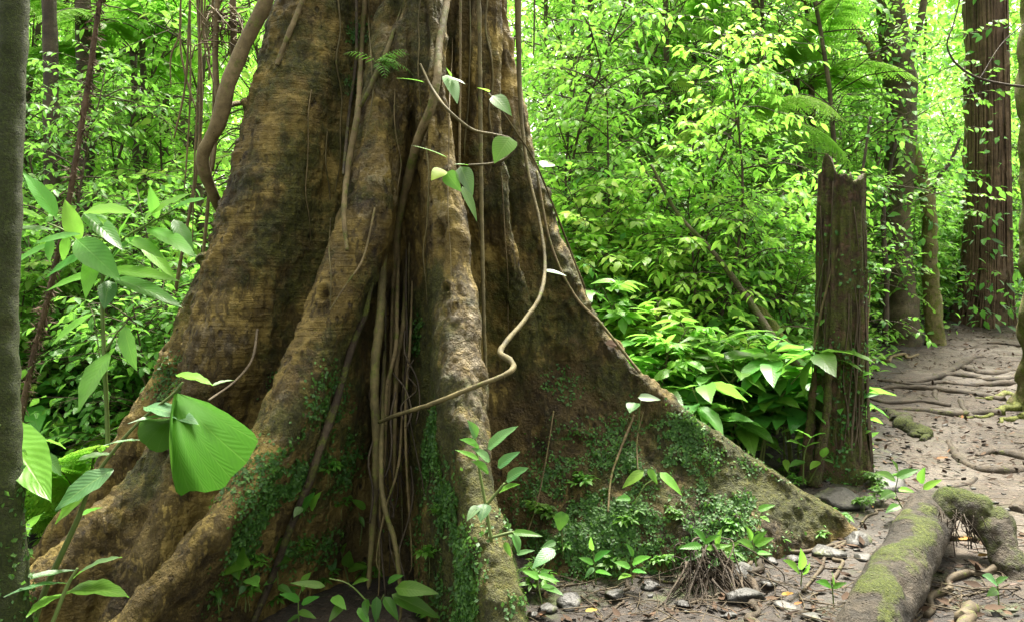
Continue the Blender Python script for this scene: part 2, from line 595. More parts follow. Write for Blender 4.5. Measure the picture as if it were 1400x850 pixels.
# ------------------------------------------------------------------ the giant buttressed tree
def surface_nets(S, org, h):
    nx, ny, nz = S.shape
    ins = S < 0
    c = np.zeros((nx - 1, ny - 1, nz - 1), np.int8)
    offs = [(a, b, d) for a in (0, 1) for b in (0, 1) for d in (0, 1)]
    for a, b, d in offs:
        c += ins[a:nx - 1 + a, b:ny - 1 + b, d:nz - 1 + d]
    act = np.argwhere((c > 0) & (c < 8))
    idx = np.full(c.shape, -1, np.int64)
    idx[tuple(act.T)] = np.arange(len(act))
    vals = {o_: S[act[:, 0] + o_[0], act[:, 1] + o_[1], act[:, 2] + o_[2]] for o_ in offs}
    acc = np.zeros((len(act), 3))
    cnt = np.zeros(len(act))
    for o_ in offs:
        for ax in range(3):
            if o_[ax] == 0:
                q = list(o_)
                q[ax] = 1
                va, vb = vals[o_], vals[tuple(q)]
                m = (va < 0) != (vb < 0)
                t = np.where(m, va / np.where(m, va - vb, 1), 0)
                p = np.tile(np.array(o_, float), (len(act), 1))
                p[:, ax] = t
                acc[m] += p[m]
                cnt[m] += 1
    V = org + h * (act + acc / cnt[:, None])
    quads = []
    for ax in range(3):
        sl0 = [slice(None)] * 3
        sl1 = [slice(None)] * 3
        sl0[ax] = slice(0, -1)
        sl1[ax] = slice(1, None)
        A, B = ins[tuple(sl0)], ins[tuple(sl1)]
        e = np.argwhere(A != B)
        u, v = [(1, 2), (2, 0), (0, 1)][ax]
        ok = (e[:, u] > 0) & (e[:, v] > 0) & (e[:, u] < S.shape[u] - 1) & (e[:, v] < S.shape[v] - 1)
        e = e[ok]
        fl = A[tuple(e.T)]
        q = []
        for du, dv in ((1, 1), (0, 1), (0, 0), (1, 0)):
            k = e.copy()
            k[:, u] -= du
            k[:, v] -= dv
            q.append(idx[tuple(k.T)])
        q = np.stack(q, 1)
        q[~fl] = q[~fl][:, ::-1]
        quads.append(q)
    return V, np.concatenate(quads)


AX = np.array([-.72, 4.95])
HV = .022
ZB, ZT = -.55, 5.0
txs = np.arange(-3.35, 2.35, HV)
tys = np.arange(2.3, 7.2, HV)
tzs = np.arange(ZB, ZT, HV)


def ridge(rows):
    """rows (px, py, d, radius) -> x, y, radius per z level"""
    pts = np.array([[*P(a, b, d), r] for a, b, d, r in rows])
    C = spline(pts, 300)
    o_ = np.argsort(C[:, 2])
    z = C[o_, 2]
    top = pts[0]
    f = lambda k: np.interp(tzs, z, C[o_, k])
    x, y, r = f(0), f(1), f(3)
    # above the frame the ridge drifts back to the axis
    up = np.clip((tzs - top[2]) / 3., 0, 1)
    x = x + (AX[0] - x) * up
    y = y + (AX[1] - y) * up
    return x, y, r


# each buttress: ridge rows, web radius (inner, middle), inner point pull
R_ = {
    'F': ([(676, -10, 4.85, .085), (688, 100, 4.82, .085), (706, 190, 4.8, .085), (742, 310, 4.76, .085), (782, 400, 4.7, .085), (818, 460, 4.66, .08), (885, 530, 4.6, .075), (965, 592, 4.55, .07), (1045, 640, 4.5, .07), (1100, 676, 4.47, .07), (1140, 706, 4.45, .065), (1168, 760, 4.45, .06), (1190, 900, 4.45, .05)], .26, .15),
    'E': ([(585, -10, 4.12, .10), (594, 100, 4.02, .10), (604, 250, 3.9, .098), (620, 400, 3.76, .10), (638, 540, 3.5, .10), (656, 660, 3.25, .075), (676, 780, 3.0, .062), (690, 860, 2.88, .06), (702, 960, 2.75, .09)], .17, .055),
    'D': ([(556, -10, 4.3, .10), (540, 60, 4.22, .12), (525, 150, 4.12, .13), (510, 250, 4.02, .13), (480, 350, 3.93, .135), (440, 455, 3.8, .125), (392, 560, 3.62, .115), (335, 660, 3.42, .105), (270, 745, 3.25, .10), (185, 840, 3.1, .1), (110, 905, 3.0, .1)], .24, .14),
    'B': ([(436, -10, 4.5, .24), (418, 80, 4.42, .24), (392, 180, 4.3, .23), (358, 300, 4.17, .21), (328, 400, 4.08, .2), (305, 490, 4.02, .18), (280, 580, 4.03, .14), (252, 650, 4.0, .12), (225, 720, 3.92, .115), (196, 790, 3.84, .12), (165, 860, 3.75, .12), (130, 940, 3.65, .12)], .3, .17),
    'A': ([(412, -10, 4.95, .13), (382, 100, 4.85, .13), (335, 270, 4.7, .13), (300, 370, 4.6, .13), (258, 480, 4.5, .13), (205, 580, 4.42, .12), (140, 670, 4.35, .11), (75, 745, 4.3, .1), (20, 810, 4.25, .1), (-30, 900, 4.2, .1)], .32, .2),
    'G': ([(330, 380, 4.5, .1), (290, 480, 4.4, .1), (240, 580, 4.22, .11), (200, 645, 4.08, .1), (150, 700, 3.92, .09), (100, 752, 3.8, .085), (50, 800, 3.68, .085), (-10, 860, 3.6, .085), (-60, 930, 3.5, .08)], .25, .15),
    'K': ([(655, -10, 4.5, .12), (660, 100, 4.46, .11), (668, 200, 4.46, .09), (690, 330, 4.5, .06), (720, 450, 4.6, .05), (740, 620, 4.7, .05), (750, 800, 4.8, .05)], .2, .14),
    'J': ([(470, -10, 4.42, .05), (470, 100, 4.42, .05), (462, 220, 4.36, .06), (440, 330, 4.3, .07), (415, 430, 4.22, .07), (385, 520, 4.15, .07), (355, 600, 4.1, .06), (330, 680, 4.1, .05), (300, 800, 4.1, .05)], .2, .12),
}
RB = {  # at the back, given in metres: direction, reach at the ground
    'H': (58, 2.2), 'I': (122, 2.0),
}


def build_giant():
    nx, ny, nz = len(txs), len(tys), len(tzs)
    X = txs.astype(np.float32)[:, None, None]
    Y = tys.astype(np.float32)[None, :, None]
    S = None
    cz = tzs
    rc = np.interp(cz, [-.5, 0, .6, 1.5, 2.5, 3.6, 5], [.82, .78, .7, .62, .56, .52, .47])
    S = np.sqrt((X - AX[0]) ** 2 + (Y - AX[1]) ** 2) - rc.astype(np.float32)[None, None]
    items = []
    for k, (rows, ri, rw) in R_.items():
        items.append((*ridge(rows), ri, rw, k))
    for k, (ang, reach) in RB.items():
        R = np.interp(cz, [-.5, 0, .4, 1.2, 2.4, 3.6, 5], [reach * 1.1, reach, reach * .78, reach * .55, reach * .4, .55, .5])
        a = math.radians(ang)
        items.append((AX[0] + R * math.cos(a), AX[1] + R * math.sin(a), np.full(nz, .09), .3, .17, k))
    f32 = np.float32
    for x, y, r, ri, rw, k in items:
        bx, by = (x - AX[0]).astype(f32), (y - AX[1]).astype(f32)
        L2 = np.maximum(bx * bx + by * by, 1e-4)
        # slope of the ridge makes the horizontal distance too long
        sl = np.hypot(np.gradient(x, tzs), np.gradient(y, tzs))
        cs = (1 / np.sqrt(1 + np.minimum(sl, 1.6) ** 2)).astype(f32)
        t = ((X - AX[0]) * bx + (Y - AX[1]) * by) / L2
        t = np.clip(t, 0, 1)
        dist = np.sqrt((X - AX[0] - t * bx) ** 2 + (Y - AX[1] - t * by) ** 2)
        flare = np.interp(tzs, [-.5, .1, .9], [.07, .045, 0])
        if k in 'EGB':
            flare = flare * (0 if k == 'E' else .3)
        ro = r.astype(f32)
        wmid = np.minimum(rw + flare, 9)
        # thick at the trunk, thinner in the web, rounded ridge
        s = t * t * (3 - 2 * t)
        web = ri + (np.minimum(wmid, np.maximum(r * 1.0, .6 * rw)) - ri) * np.clip(t / .75, 0, 1)
        q = np.clip((t - .72) / .28, 0, 1)
        rad = web + (ro - web) * (q * q * (3 - 2 * q))
        if k == 'F':
            # the plank swells forward towards the soil
            bl = np.sqrt(L2)
            v = ((X - AX[0]) * by - (Y - AX[1]) * bx) / bl
            fl = np.interp(tzs, [-.5, -.3, 0, .2, .45, .9], [.62, .58, .42, .25, .12, 0]).astype(f32)
            tt = np.clip(t, 0, 1)
            wt = np.interp(tt, [0, .2, .4, .7, .9, 1], [0, .25, .9, .9, .45, .12]).astype(f32)
            rad = rad + fl * wt * np.clip(v / .15, 0, 1)
        D = (dist - rad.astype(f32)) * cs
        kk = .045 if k not in 'L' else .14
        hh = np.maximum(kk - np.abs(S - D), 0) / kk
        S = np.minimum(S, D) - hh * hh * (kk * .25)
        del D, dist, t, rad, web, q, s, hh
    S[:, :, -1] = 1
    S[:, :, 0] = 1
    V, Q = surface_nets(S.astype(np.float64), np.array([txs[0], tys[0], tzs[0]]), HV)
    return V, Q


gV, gQ = build_giant()
tmp = link('buttressed_tree', mesh('buttressed_tree', gV, gQ, None))
sd = tmp.modifiers.new('s', 'SMOOTH')
sd.iterations = 1
ss = tmp.modifiers.new('ss', 'SUBSURF')
ss.levels = 1
ss.render_levels = 1
dg = bpy.context.evaluated_depsgraph_get()
me2 = bpy.data.meshes.new_from_object(tmp.evaluated_get(dg))
bpy.data.objects.remove(tmp)
n = len(me2.vertices)
TV = np.empty(n * 3, np.float32)
me2.vertices.foreach_get('co', TV)
TV = TV.reshape(-1, 3).astype(float)
TN = np.empty(n * 3, np.float32)
me2.vertices.foreach_get('normal', TN)
TN = TN.reshape(-1, 3).astype(float)


def blobs(V, lst):
    """soft spots around points on the tree: rows (px, py, d, radius, strength)"""
    m = np.zeros(len(V))
    for px, py, d, r, s in lst:
        c = P(px, py, d)
        q = np.sum((V - c) ** 2, 1) / (r * r)
        m = np.maximum(m, s * np.exp(-q * q))
    return m


WRK = [(340, 330, 4.0, .5, 1), (380, 150, 4.1, .5, .8), (300, 470, 3.9, .35, 1), (410, 30, 4.2, .5, .7), (500, 350, 3.8, .25, .5), (440, 460, 3.7, .3, .8)]
wrk = blobs(TV, WRK)
# displacement
d0 = .030 * fbm(TV * [3.2, 3.2, .55], 3, 21)
d1 = .014 * fbm(TV * [9, 9, 5], 3, 22)
lump = np.maximum(0, fbm(TV * [14, 14, 10], 3, 23) - .35)
rough_zone = blobs(TV, [(250, 400, 4.4, .7, 1), (300, 200, 4.6, .7, 1), (860, 560, 4.4, .6, .8), (780, 350, 4.5, .6, .8), (960, 640, 4.3, .5, .7), (230, 560, 4.2, .5, .8)])
d2 = lump * .038 * (.3 + rough_zone)
d3 = .005 * fbm(TV * [30, 30, 24], 2, 24)
d4 = -.009 * wrk * np.abs(fbm(TV * [3, 3, 26], 3, 25))
flut = (-.075 * np.maximum(0, fbm(TV * [8, 8, .3], 2, 27) - .12) + .03 * np.maximum(0, fbm(TV * [10, 10, .35], 2, 28) - .2)) * sm(.9, 2.4, TV[:, 2]) * sm(-.95, -.6, TV[:, 0] + .0 * TV[:, 1])
d5 = .011 * np.abs(fbm(TV * [17, 17, 1.6], 3, 29)) - .006
TV2 = TV + TN * (d0 + d5 + d1 + d2 + d3 + d4 + flut)[:, None]
# knot holes
for px, py, d, r in [(609, 314, 3.83, .035), (440, 400, 3.72, .03), (612, 395, 3.7, .018)]:
    c = P(px, py, d)
    q = np.linalg.norm((TV2 - c) * [1, .6, .75], axis=1) / r
    TV2 -= TN * (.05 * np.exp(-q ** 4) - .014 * np.exp(-((q - 1.35) / .35) ** 2))[:, None]
me2.vertices.foreach_set('co', TV2.astype(np.float32).ravel())
me2.update()
me2.vertices.foreach_get('normal', (nb_ := np.empty(n * 3, np.float32)))
TN2 = nb_.reshape(-1, 3).astype(float)

MOSS = [(390, 330, 4.1, .4, .5), (460, 250, 4.2, .4, .5), (720, 250, 4.6, .4, .6), (700, 450, 4.4, .4, .6), (850, 660, 4.0, .5, .7), (420, 560, 3.6, .3, .5), (250, 380, 4.4, .4, .5),
        (575, 450, 3.9, .35, .9), (570, 600, 3.7, .45, 1.), (640, 720, 3.1, .3, 1.), (600, 780, 3.3, .4, 1.), (660, 830, 2.95, .2, 1.), (705, 800, 2.95, .2, 1.),
        (1000, 620, 4.4, .35, .9), (1090, 680, 4.4, .25, .9), (960, 600, 4.4, .3, .8), (1130, 690, 4.4, .15, .9), (760, 330, 4.6, .35, .45), (800, 430, 4.5, .25, .6),
        (300, 230, 4.6, .5, .55), (420, 60, 4.3, .6, .5), (340, 280, 4.1, .3, .4), (210, 640, 4.0, .2, .7), (500, 200, 4.1, .3, .25), (540, 60, 4.2, .5, .5), (590, 470, 3.8, .2, .9), (470, 600, 3.9, .4, .5),
        (400, 480, 4.1, .3, .3), (480, 520, 3.8, .3, .6), (850, 520, 4.4, .3, .5)]
PALE = [(590, 40, 4.05, .25, .8), (600, 150, 3.95, .2, .7), (540, 110, 4.1, .2, .5), (640, 540, 3.4, .2, 1.), (625, 440, 3.6, .18, .9), (655, 640, 3.2, .12, .6), (675, 780, 2.9, .16, 1.), (690, 850, 2.8, .16, 1.), (400, 580, 3.5, .16, .9), (370, 620, 3.45, .12, .8), (520, 260, 3.9, .2, .5), (610, 250, 3.8, .2, .5), (285, 460, 3.85, .2, .35), (575, 60, 4.1, .3, .6), (150, 705, 3.85, .12, .5)]
DARK = [(850, 620, 4.2, .6, .9), (1000, 680, 4.3, .45, 1.), (760, 700, 3.9, .6, 1.), (900, 760, 3.9, .5, 1.), (1080, 710, 4.3, .3, .8), (430, 700, 3.6, .4, .7), (180, 800, 3.8, .3, .6), (600, 760, 3.4, .3, .5), (540, 560, 4.3, .4, 1.), (545, 700, 4.2, .4, 1.), (270, 700, 4.2, .28, 1.), (475, 200, 4.6, .25, .8), (470, 60, 4.7, .2, .6), (640, 250, 4.4, .12, .4), (300, 560, 4.2, .2, .6), (860, 700, 3.9, .5, .6), (340, 200, 4.2, .25, .4), (440, 330, 4.1, .2, .6), (545, 400, 4.3, .2, .9), (850, 500, 4.5, .2, .6), (900, 570, 4.5, .15, .6), (440, 780, 3.7, .4, .5), (760, 760, 4.1, .5, .6), (940, 740, 4.2, .4, .5), (400, 300, 4.3, .14, .5), (700, 420, 4.4, .3, .35), (220, 800, 3.9, .2, .5)]  # damp and stained bark, plus shade painted into the clefts and hollows
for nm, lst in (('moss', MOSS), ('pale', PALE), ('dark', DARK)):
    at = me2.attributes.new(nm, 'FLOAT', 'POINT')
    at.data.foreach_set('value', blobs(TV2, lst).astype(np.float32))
at = me2.attributes.new('wrinkle', 'FLOAT', 'POINT')
at.data.foreach_set('value', wrk.astype(np.float32))
me2.polygons.foreach_set('use_smooth', np.ones(len(me2.polygons), bool))
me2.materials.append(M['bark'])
giant_loc = np.array([AX[0], AX[1], gz1(*AX)])
giant = empty('buttressed_tree', (0, 0, 0), 'giant rainforest tree with tall flaring buttress roots and mossy brown bark', 'tree')
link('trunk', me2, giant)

# triangles of the tree for planting things on it
me2.calc_loop_triangles()
tri = np.empty(len(me2.loop_triangles) * 3, np.int32)
me2.loop_triangles.foreach_get('vertices', tri)
tri = tri.reshape(-1, 3)
tA = TV2[tri[:, 0]]
tB = TV2[tri[:, 1]]
tC = TV2[tri[:, 2]]
tc = (tA + tB + tC) / 3
tn = np.cross(tB - tA, tC - tA)
tarea = np.linalg.norm(tn, axis=1) / 2
tn = nrm(tn)


def on_tree(N, dens):
    p = np.maximum(dens, 0) * tarea
    p = p / p.sum()
    k = rng.choice(len(p), N, p=p)
    u, v = rng.random(N), rng.random(N)
    f = u + v > 1
    u[f], v[f] = 1 - u[f], 1 - v[f]
    return tA[k] + u[:, None] * (tB - tA)[k] + v[:, None] * (tC - tA)[k], tn[k]


def ray_tree(px, py, off=0.):
    """nearest tree surface along a sight line (as a point in the place)"""
    D = P(px, py, 1.) - [0, 0, CH]
    L = np.linalg.norm(D)
    D = D / L
    o = np.array([0, 0, CH])
    q = TV2 - o
    s = q @ D
    dd = np.linalg.norm(q - s[:, None] * D, axis=1)
    m = (dd < .02) & (np.sum(TN2 * D, 1) < 0)
    if not m.any():
        m = dd < dd.min() + .02
    k = np.where(m)[0][np.argmin(s[m])]
    return TV2[k] + TN2[k] * off


IVY = [(430, 640, 3.6, .2, 1.), (390, 680, 3.5, .2, 1.), (340, 720, 3.5, .16, 1.), (460, 560, 3.75, .18, .7), (480, 720, 3.8, .3, .4), (420, 760, 3.6, .25, .5),
       (560, 640, 3.8, .14, .8), (600, 700, 3.4, .2, 1.), (590, 600, 3.65, .14, 1.), (640, 780, 3.15, .16, 1.4), (620, 830, 3.1, .2, 1.3), (560, 800, 3.5, .2, .6), (700, 740, 3.15, .14, .7), (708, 800, 3.0, .14, 1.),
       (820, 590, 4.2, .22, 1.), (780, 640, 4.1, .24, 1.), (740, 700, 4.0, .3, .8), (940, 600, 4.3, .22, 1.), (960, 650, 4.25, .18, .8), (850, 700, 4.1, .3, .5), (770, 520, 4.4, .16, .8), (1000, 640, 4.3, .2, .5), (850, 740, 3.85, .4, .22), (960, 720, 4.0, .35, .2), (760, 740, 3.8, .35, .25), (720, 600, 4.2, .2, .6), (720, 760, 4.0, .3, .6), (920, 720, 4.1, .3, .4),
       (420, 700, 3.6, .3, .8), (480, 650, 3.8, .25, .7), (460, 800, 3.5, .3, .6), (800, 680, 4.1, .4, .8), (870, 620, 4.2, .3, .8), (900, 680, 4.1, .3, .6), (1010, 690, 4.2, .3, .5),
       (480, 60, 4.5, .12, .8), (475, 130, 4.5, .12, 1.), (560, 460, 4.1, .12, .6), (700, 540, 4.3, .15, .5), (240, 520, 4.3, .15, .25), (390, 540, 4.1, .12, .25), (300, 790, 3.5, .15, .2)]
clump = fbm(tc * 5., 4, 61)
front = np.maximum(-tn[:, 1] + .35, 0) + .2
dens = blobs(tc, IVY) * sm(-.5, .45, clump + .5 * fbm(tc * 22., 2, 63)) * front
p_, n_ = on_tree(30000, dens)
jit = rng.normal(size=p_.shape)
al = np.cross(n_, jit)
sz = .009 + .016 * rng.random(len(p_)) ** 1.5
LT = leaf_tpl(2, 2, .8, .6, .7, .15, .12)
mb = MB()
V, Q, U, A = scatter(LT, p_ + n_ * (.003 + .005 * rng.random((len(p_), 1))), al + n_ * .3, n_ * 1.6 + .4 * jit + [0, 0, .4], sz, rng.random(len(p_)))
mb.add(V, Q, U, rnd=A)
o = mb.build('creeping_ivy', M['ivy'])
tag(o, 'tiny dark green leaves of creeping ivy carpeting the lower buttresses', 'ivy', kind='stuff')
dens = blobs(tc, [(a, b, c, r, s) for a, b, c, r, s in MOSS if b > 400 or s > .5]) * sm(.05, .7, fbm(tc * 6., 4, 62)) * (front + .2)
p_, n_ = on_tree(30000, dens)
jit = rng.normal(size=p_.shape)
mb = MB()
V, Q, U, A = scatter(leaf_tpl(1, 2, .5, .6, .7, .1, .2), p_, n_ + .6 * jit + [0, 0, -.3], jit, .006 + .009 * rng.random(len(p_)), rng.random(len(p_)))
mb.add(V, Q, U, rnd=A)
dens = blobs(tc, [(628, 700, 3.2, .12, .7), (640, 760, 3.1, .14, 1.), (650, 830, 3.0, .16, 1.), (620, 800, 3.15, .18, .9), (700, 720, 3.1, .09, .9), (708, 790, 2.95, .10, 1.), (715, 850, 2.85, .10, 1.), (600, 640, 3.5, .15, .5), (1120, 690, 4.4, .15, .5), (1060, 640, 4.4, .2, .5)]) * sm(-.5, .3, fbm(tc * 9., 4, 64)) * (1 - sm(.55, .95, -tn[:, 1]))
p_, n_ = on_tree(16000, dens)
jit = rng.normal(size=p_.shape)
V, Q, U, A = scatter(leaf_tpl(1, 2, .5, .6, .7, .1, .2), p_, n_ + .6 * jit + [0, 0, -.3], jit, .006 + .010 * rng.random(len(p_)), .55 + .45 * rng.random(len(p_)))
mb.add(V, Q, U, rnd=A)
o = mb.build('moss', M['mossleaf'])
tag(o, 'short yellow green moss tufts growing on the buttress ridges', 'moss', kind='stuff')

# ------------------------------------------------------------------ vegetation generators
def kids(o):
    return [c for c in bpy.data.objects if c.parent == o]


KIDS = {}


def copy_thing(src, loc, rz, sc, label, group, name=None, cat=None):
    r = src.copy()
    COL.objects.link(r)
    r.location = [float(v) for v in loc]
    r.rotation_euler = (0, 0, rz)
    r.scale = (sc, sc, sc) if np.isscalar(sc) else sc
    r['label'] = label
    if group:
        r['group'] = group
    for ch in KIDS[src.name]:
        c = ch.copy()
        COL.objects.link(c)
        c.parent = r
    return r


def rvec(el, az):
    return np.array([math.cos(el) * math.cos(az), math.cos(el) * math.sin(az), math.sin(el)])


def plant_geo(seed, h, nstem=3, lean=.25, stem_r=.012, nbr=14, br_len=.5, br_up=.35, t0=.25, nsub=0, sub_len=.3,
              nleaf=10, leaf=.12, tpl=None, leaf_spread=1.0, leaf_droop=.25, terminal=0, upness=1.0, droopbr=.2):
    r = np.random.default_rng(seed)
    S = MB()
    pos, al, up, sz, rn = [], [], [], [], []

    def leaves(path, n, t_lo, tone):
        k = len(path)
        for i in range(n):
            t = t_lo + (1 - t_lo) * (i + .5) / n
            f = t * (k - 1)
            a = int(min(f, k - 2))
            p = path[a] + (path[a + 1] - path[a]) * (f - a)
            d = nrm(path[a + 1] - path[a])
            s_ = nrm(np.cross(d, [0, 0, 1]) + 1e-6) * (1 if i % 2 else -1)
            v = nrm(d * (.55 + .3 * t) + s_ * leaf_spread * (1.1 - .5 * t) + r.normal(size=3) * .25 - [0, 0, leaf_droop])
            pos.append(p + v * leaf * .12)
            al.append(v)
            up.append(np.array([0, 0, upness]) + r.normal(size=3) * .38)
            sz.append(leaf * r.uniform(.6, 1.15))
            rn.append(np.clip(tone + r.normal() * .16, 0, 1))
        if terminal:
            p, d = path[-1], nrm(path[-1] - path[-2])
            a0 = r.uniform(0, 6.28)
            for i in range(terminal):
                v = nrm(rvec(r.uniform(-.15, .45), a0 + i * 2.4) + d * .3 - [0, 0, leaf_droop * .5])
                pos.append(p + v * leaf * .1)
                al.append(v)
                up.append(np.array([0, 0, upness]) + r.normal(size=3) * .25)
                sz.append(leaf * r.uniform(.8, 1.3))
                rn.append(np.clip(tone + r.normal() * .16, 0, 1))

    for s in range(nstem):
        az = r.uniform(0, 6.28)
        hh = h * (1 if s == 0 else r.uniform(.55, .95))
        le = lean * r.uniform(.3, 1.2)
        top = np.array([math.cos(az) * le * hh, math.sin(az) * le * hh, hh])
        mid = top * .5 + r.normal(size=3) * hh * .05 - np.array([top[0], top[1], 0]) * .18
        base = np.array([math.cos(az), math.sin(az), 0]) * .02 * s - [0, 0, .15]
        ctl = np.array([base, mid, top])
        path = spline(ctl, 14)
        S.add(*tube(ctl, [stem_r, stem_r * .8, stem_r * .3], 12, 6), rnd=.5)
        for b in range(nbr):
            t = t0 + (1 - t0) * ((b + r.random()) / nbr) ** .9
            f = t * 13
            a = int(min(f, 12))
            p = path[a] + (path[a + 1] - path[a]) * (f - a)
            baz = b * 2.4 + r.uniform(-.5, .5) + s
            L = br_len * (1.15 - .6 * t) * r.uniform(.7, 1.25)
            d = rvec(br_up + r.normal() * .2, baz)
            e = p + d * L - [0, 0, droopbr * L * .5]
            bp = spline(np.array([p, p + d * L * .55 + [0, 0, .06 * L], e]), 6)
            bk = .24 if h > 5 else .42
            S.add(*tube(bp, [stem_r * bk, stem_r * bk * .7, stem_r * bk * .4], 5, 4), rnd=.5)
            tone = r.uniform(.15, .85)
            if nsub:
                for q in range(nsub):
                    tt = (q + .6) / nsub
                    ff = tt * 5
                    a2 = int(min(ff, 4))
                    p2 = bp[a2] + (bp[a2 + 1] - bp[a2]) * (ff - a2)
                    d2 = nrm(nrm(e - p) * .5 + nrm(r.normal(size=3) * [1, 1, .45]))
                    sp = np.array([p2, p2 + d2 * sub_len * .6, p2 + d2 * sub_len * r.uniform(.8, 1.2) - [0, 0, .12 * sub_len]])
                    S.add(*tube(sp, [stem_r * bk * .45, stem_r * bk * .35, stem_r * bk * .2], 3, 3), rnd=.5)
                    leaves(sp, nleaf, .15, tone)
            else:
                leaves(bp, nleaf, .2, tone)
    V, Q, U, A = scatter(tpl, np.array(pos), np.array(al), np.array(up), np.array(sz), np.array(rn))
    L_ = MB()
    L_.add(V, Q, U, rnd=A)
    return S, L_


def frond_geo(mb_l, mb_s, base, azim, L, el0, droop, npair, pin_len, r, pinnule=0, rach=.008, tone=.5):
    """one feathery frond: arched rachis with pinnae, each pinna a row of pinnules when pinnule > 0"""
    n = 14
    s = np.linspace(0, 1, n)
    el = el0 - droop * s ** 1.3
    st = np.stack([np.cos(el) * math.cos(azim), np.cos(el) * math.sin(azim), np.sin(el)], 1) * L / (n - 1)
    C = base + np.vstack([[0, 0, 0], np.cumsum(st[:-1], 0)])
    mb_s.add(*tube(C[::3] if n % 3 == 1 else C, np.linspace(rach, rach * .3, len(C[::3] if n % 3 == 1 else C)), n, 5), rnd=.4)
    pos, al, up, sz, rn = [], [], [], [], []
    for i in range(npair):
        t = .12 + .88 * (i + .5) / npair
        f = t * (n - 1)
        a = int(min(f, n - 2))
        p = C[a] + (C[a + 1] - C[a]) * (f - a)
        d = nrm(C[a + 1] - C[a])
        pl = pin_len * math.sin(PI * (.12 + .86 * t) ** .8) ** .8
        sd_ = nrm(np.cross(d, [0, 0, 1]))
        nn = np.cross(sd_, d)
        for sg in (-1, 1):
            v = nrm(sd_ * sg + d * .45 - nn * -.05 + [0, 0, -.22] + r.normal(size=3) * .05)
            if not pinnule:
                pos.append(p); al.append(v); up.append(nn + r.normal(size=3) * .12); sz.append(pl); rn.append(tone + r.normal() * .12)
            else:
                w_ = nrm(np.cross(v, nn))
                for q in range(pinnule):
                    tt = (q + .6) / pinnule
                    pp = p + v * pl * tt - [0, 0, .12 * pl * tt * tt]
                    ll = pl * .34 * (1 - .72 * tt ** 1.5)
                    for s2 in (-1, 1):
                        pos.append(pp); al.append(nrm(w_ * s2 + v * .45 - [0, 0, .12])); up.append(nn + r.normal(size=3) * .15); sz.append(ll); rn.append(tone + r.normal() * .1)
    tp = TPL['pinnule'] if pinnule else TPL['pinna']
    V, Q, U, A = scatter(tp, np.array(pos), np.array(al), np.array(up), np.array(sz), np.clip(np.array(rn), 0, 1))
    mb_l.add(V, Q, U, rnd=A)


TPL = {
    'broad': leaf_tpl(4, 2, .42, .8, .9, .22, .28),
    'oval': leaf_tpl(3, 2, .5, .75, .9, .2, .22),
    'small': leaf_tpl(2, 2, .48, .75, .8, .2, .18),
    'lance': leaf_tpl(4, 2, .24, .75, .9, .25, .3),
    'heart': leaf_tpl(4, 2, .72, .5, .8, .2, .25),
    'big': leaf_tpl(6, 4, .4, .75, .9, .2, .3, .03),
    'tiny': leaf_tpl(1, 2, .5, .7, .8, .15, .1),
    'pinna': leaf_tpl(4, 2, .15, .55, .6, .25, .3),
    'pinnule': leaf_tpl(2, 2, .3, .7, .6, .1, .1),
}
PROTO = {}


def proto(key, name, geo, lm, sm_='twig', leafname='foliage', cat='shrub'):
    root = empty(name, (0, 0, -50), 'x', cat)
    S, L_ = geo
    st = S.build('stem' if cat != 'tree' else 'trunk', M[sm_], root)
    fo = L_.build(leafname if cat != 'tree' else 'crown', M[lm], root)
    KIDS[root.name] = [st, fo]
    PROTO[key] = [root, False]
    return root


for q, (lm, sd_) in enumerate((('lbright', 1), ('lmid', 2), ('lyellow', 3))):
    proto(f'bl{q}', 'broadleaf_shrub', plant_geo(sd_, 1.7, 3, .3, .012, 11, .42, .5, .2, 0, 0, 6, .24, TPL['broad'], terminal=5, leaf_droop=.3), lm)
for q, (lm, sd_) in enumerate((('lbright', 11), ('lmid', 12), ('lyellow', 13), ('ldark', 14))):
    proto(f'sl{q}', 'small_leaved_shrub', plant_geo(sd_, 2.5, 4, .3, .012, 16, .7, .35, .12, 5, .32, 7, (.11, .085, .125, .08)[q], TPL['oval'], leaf_droop=.2), lm)
for q, (lm, sd_) in enumerate((('lbright', 21), ('lmid', 22), ('lyellow', 23), ('lmid', 24))):
    proto(f'sp{q}', 'slender_sapling', plant_geo(sd_, 4.4, 2, .12, .02, 28, .95, .3, .15, 5, .45, 7, (.11, .1, .13, .105)[q], TPL['broad'], leaf_droop=.35), lm)
for q, (lm, sd_) in enumerate((('lbright', 31), ('lyellow', 32), ('lmid', 33), ('lyellow', 34))):
    proto(f'tr{q}', 'understory_tree', plant_geo(sd_, 9., 1, .1, .055, 40, 2.1, .3, .08, 6, .8, 10, .14, TPL['oval'], leaf_droop=.3), lm, 'trunk', cat='tree')
for q, (lm, sd_) in enumerate((('lyellow', 41), ('lbright', 42))):
    proto(f'ft{q}', 'fine_leaved_tree', plant_geo(sd_, 8., 1, .12, .04, 36, 1.7, .25, .1, 7, .6, 15, .085, TPL['small'], leaf_droop=.15, leaf_spread=1.3), lm, 'trunk', cat='tree')
for q, (lm, sd_) in enumerate((('lbright', 51), ('lmid', 52), ('lhero', 53))):
    proto(f'hb{q}', 'leafy_herb', plant_geo(sd_, .42, 5, .6, .005, 3, .14, .5, .45, 0, 0, 2, .15, TPL['broad'], terminal=4), lm, 'stem', cat='plant')


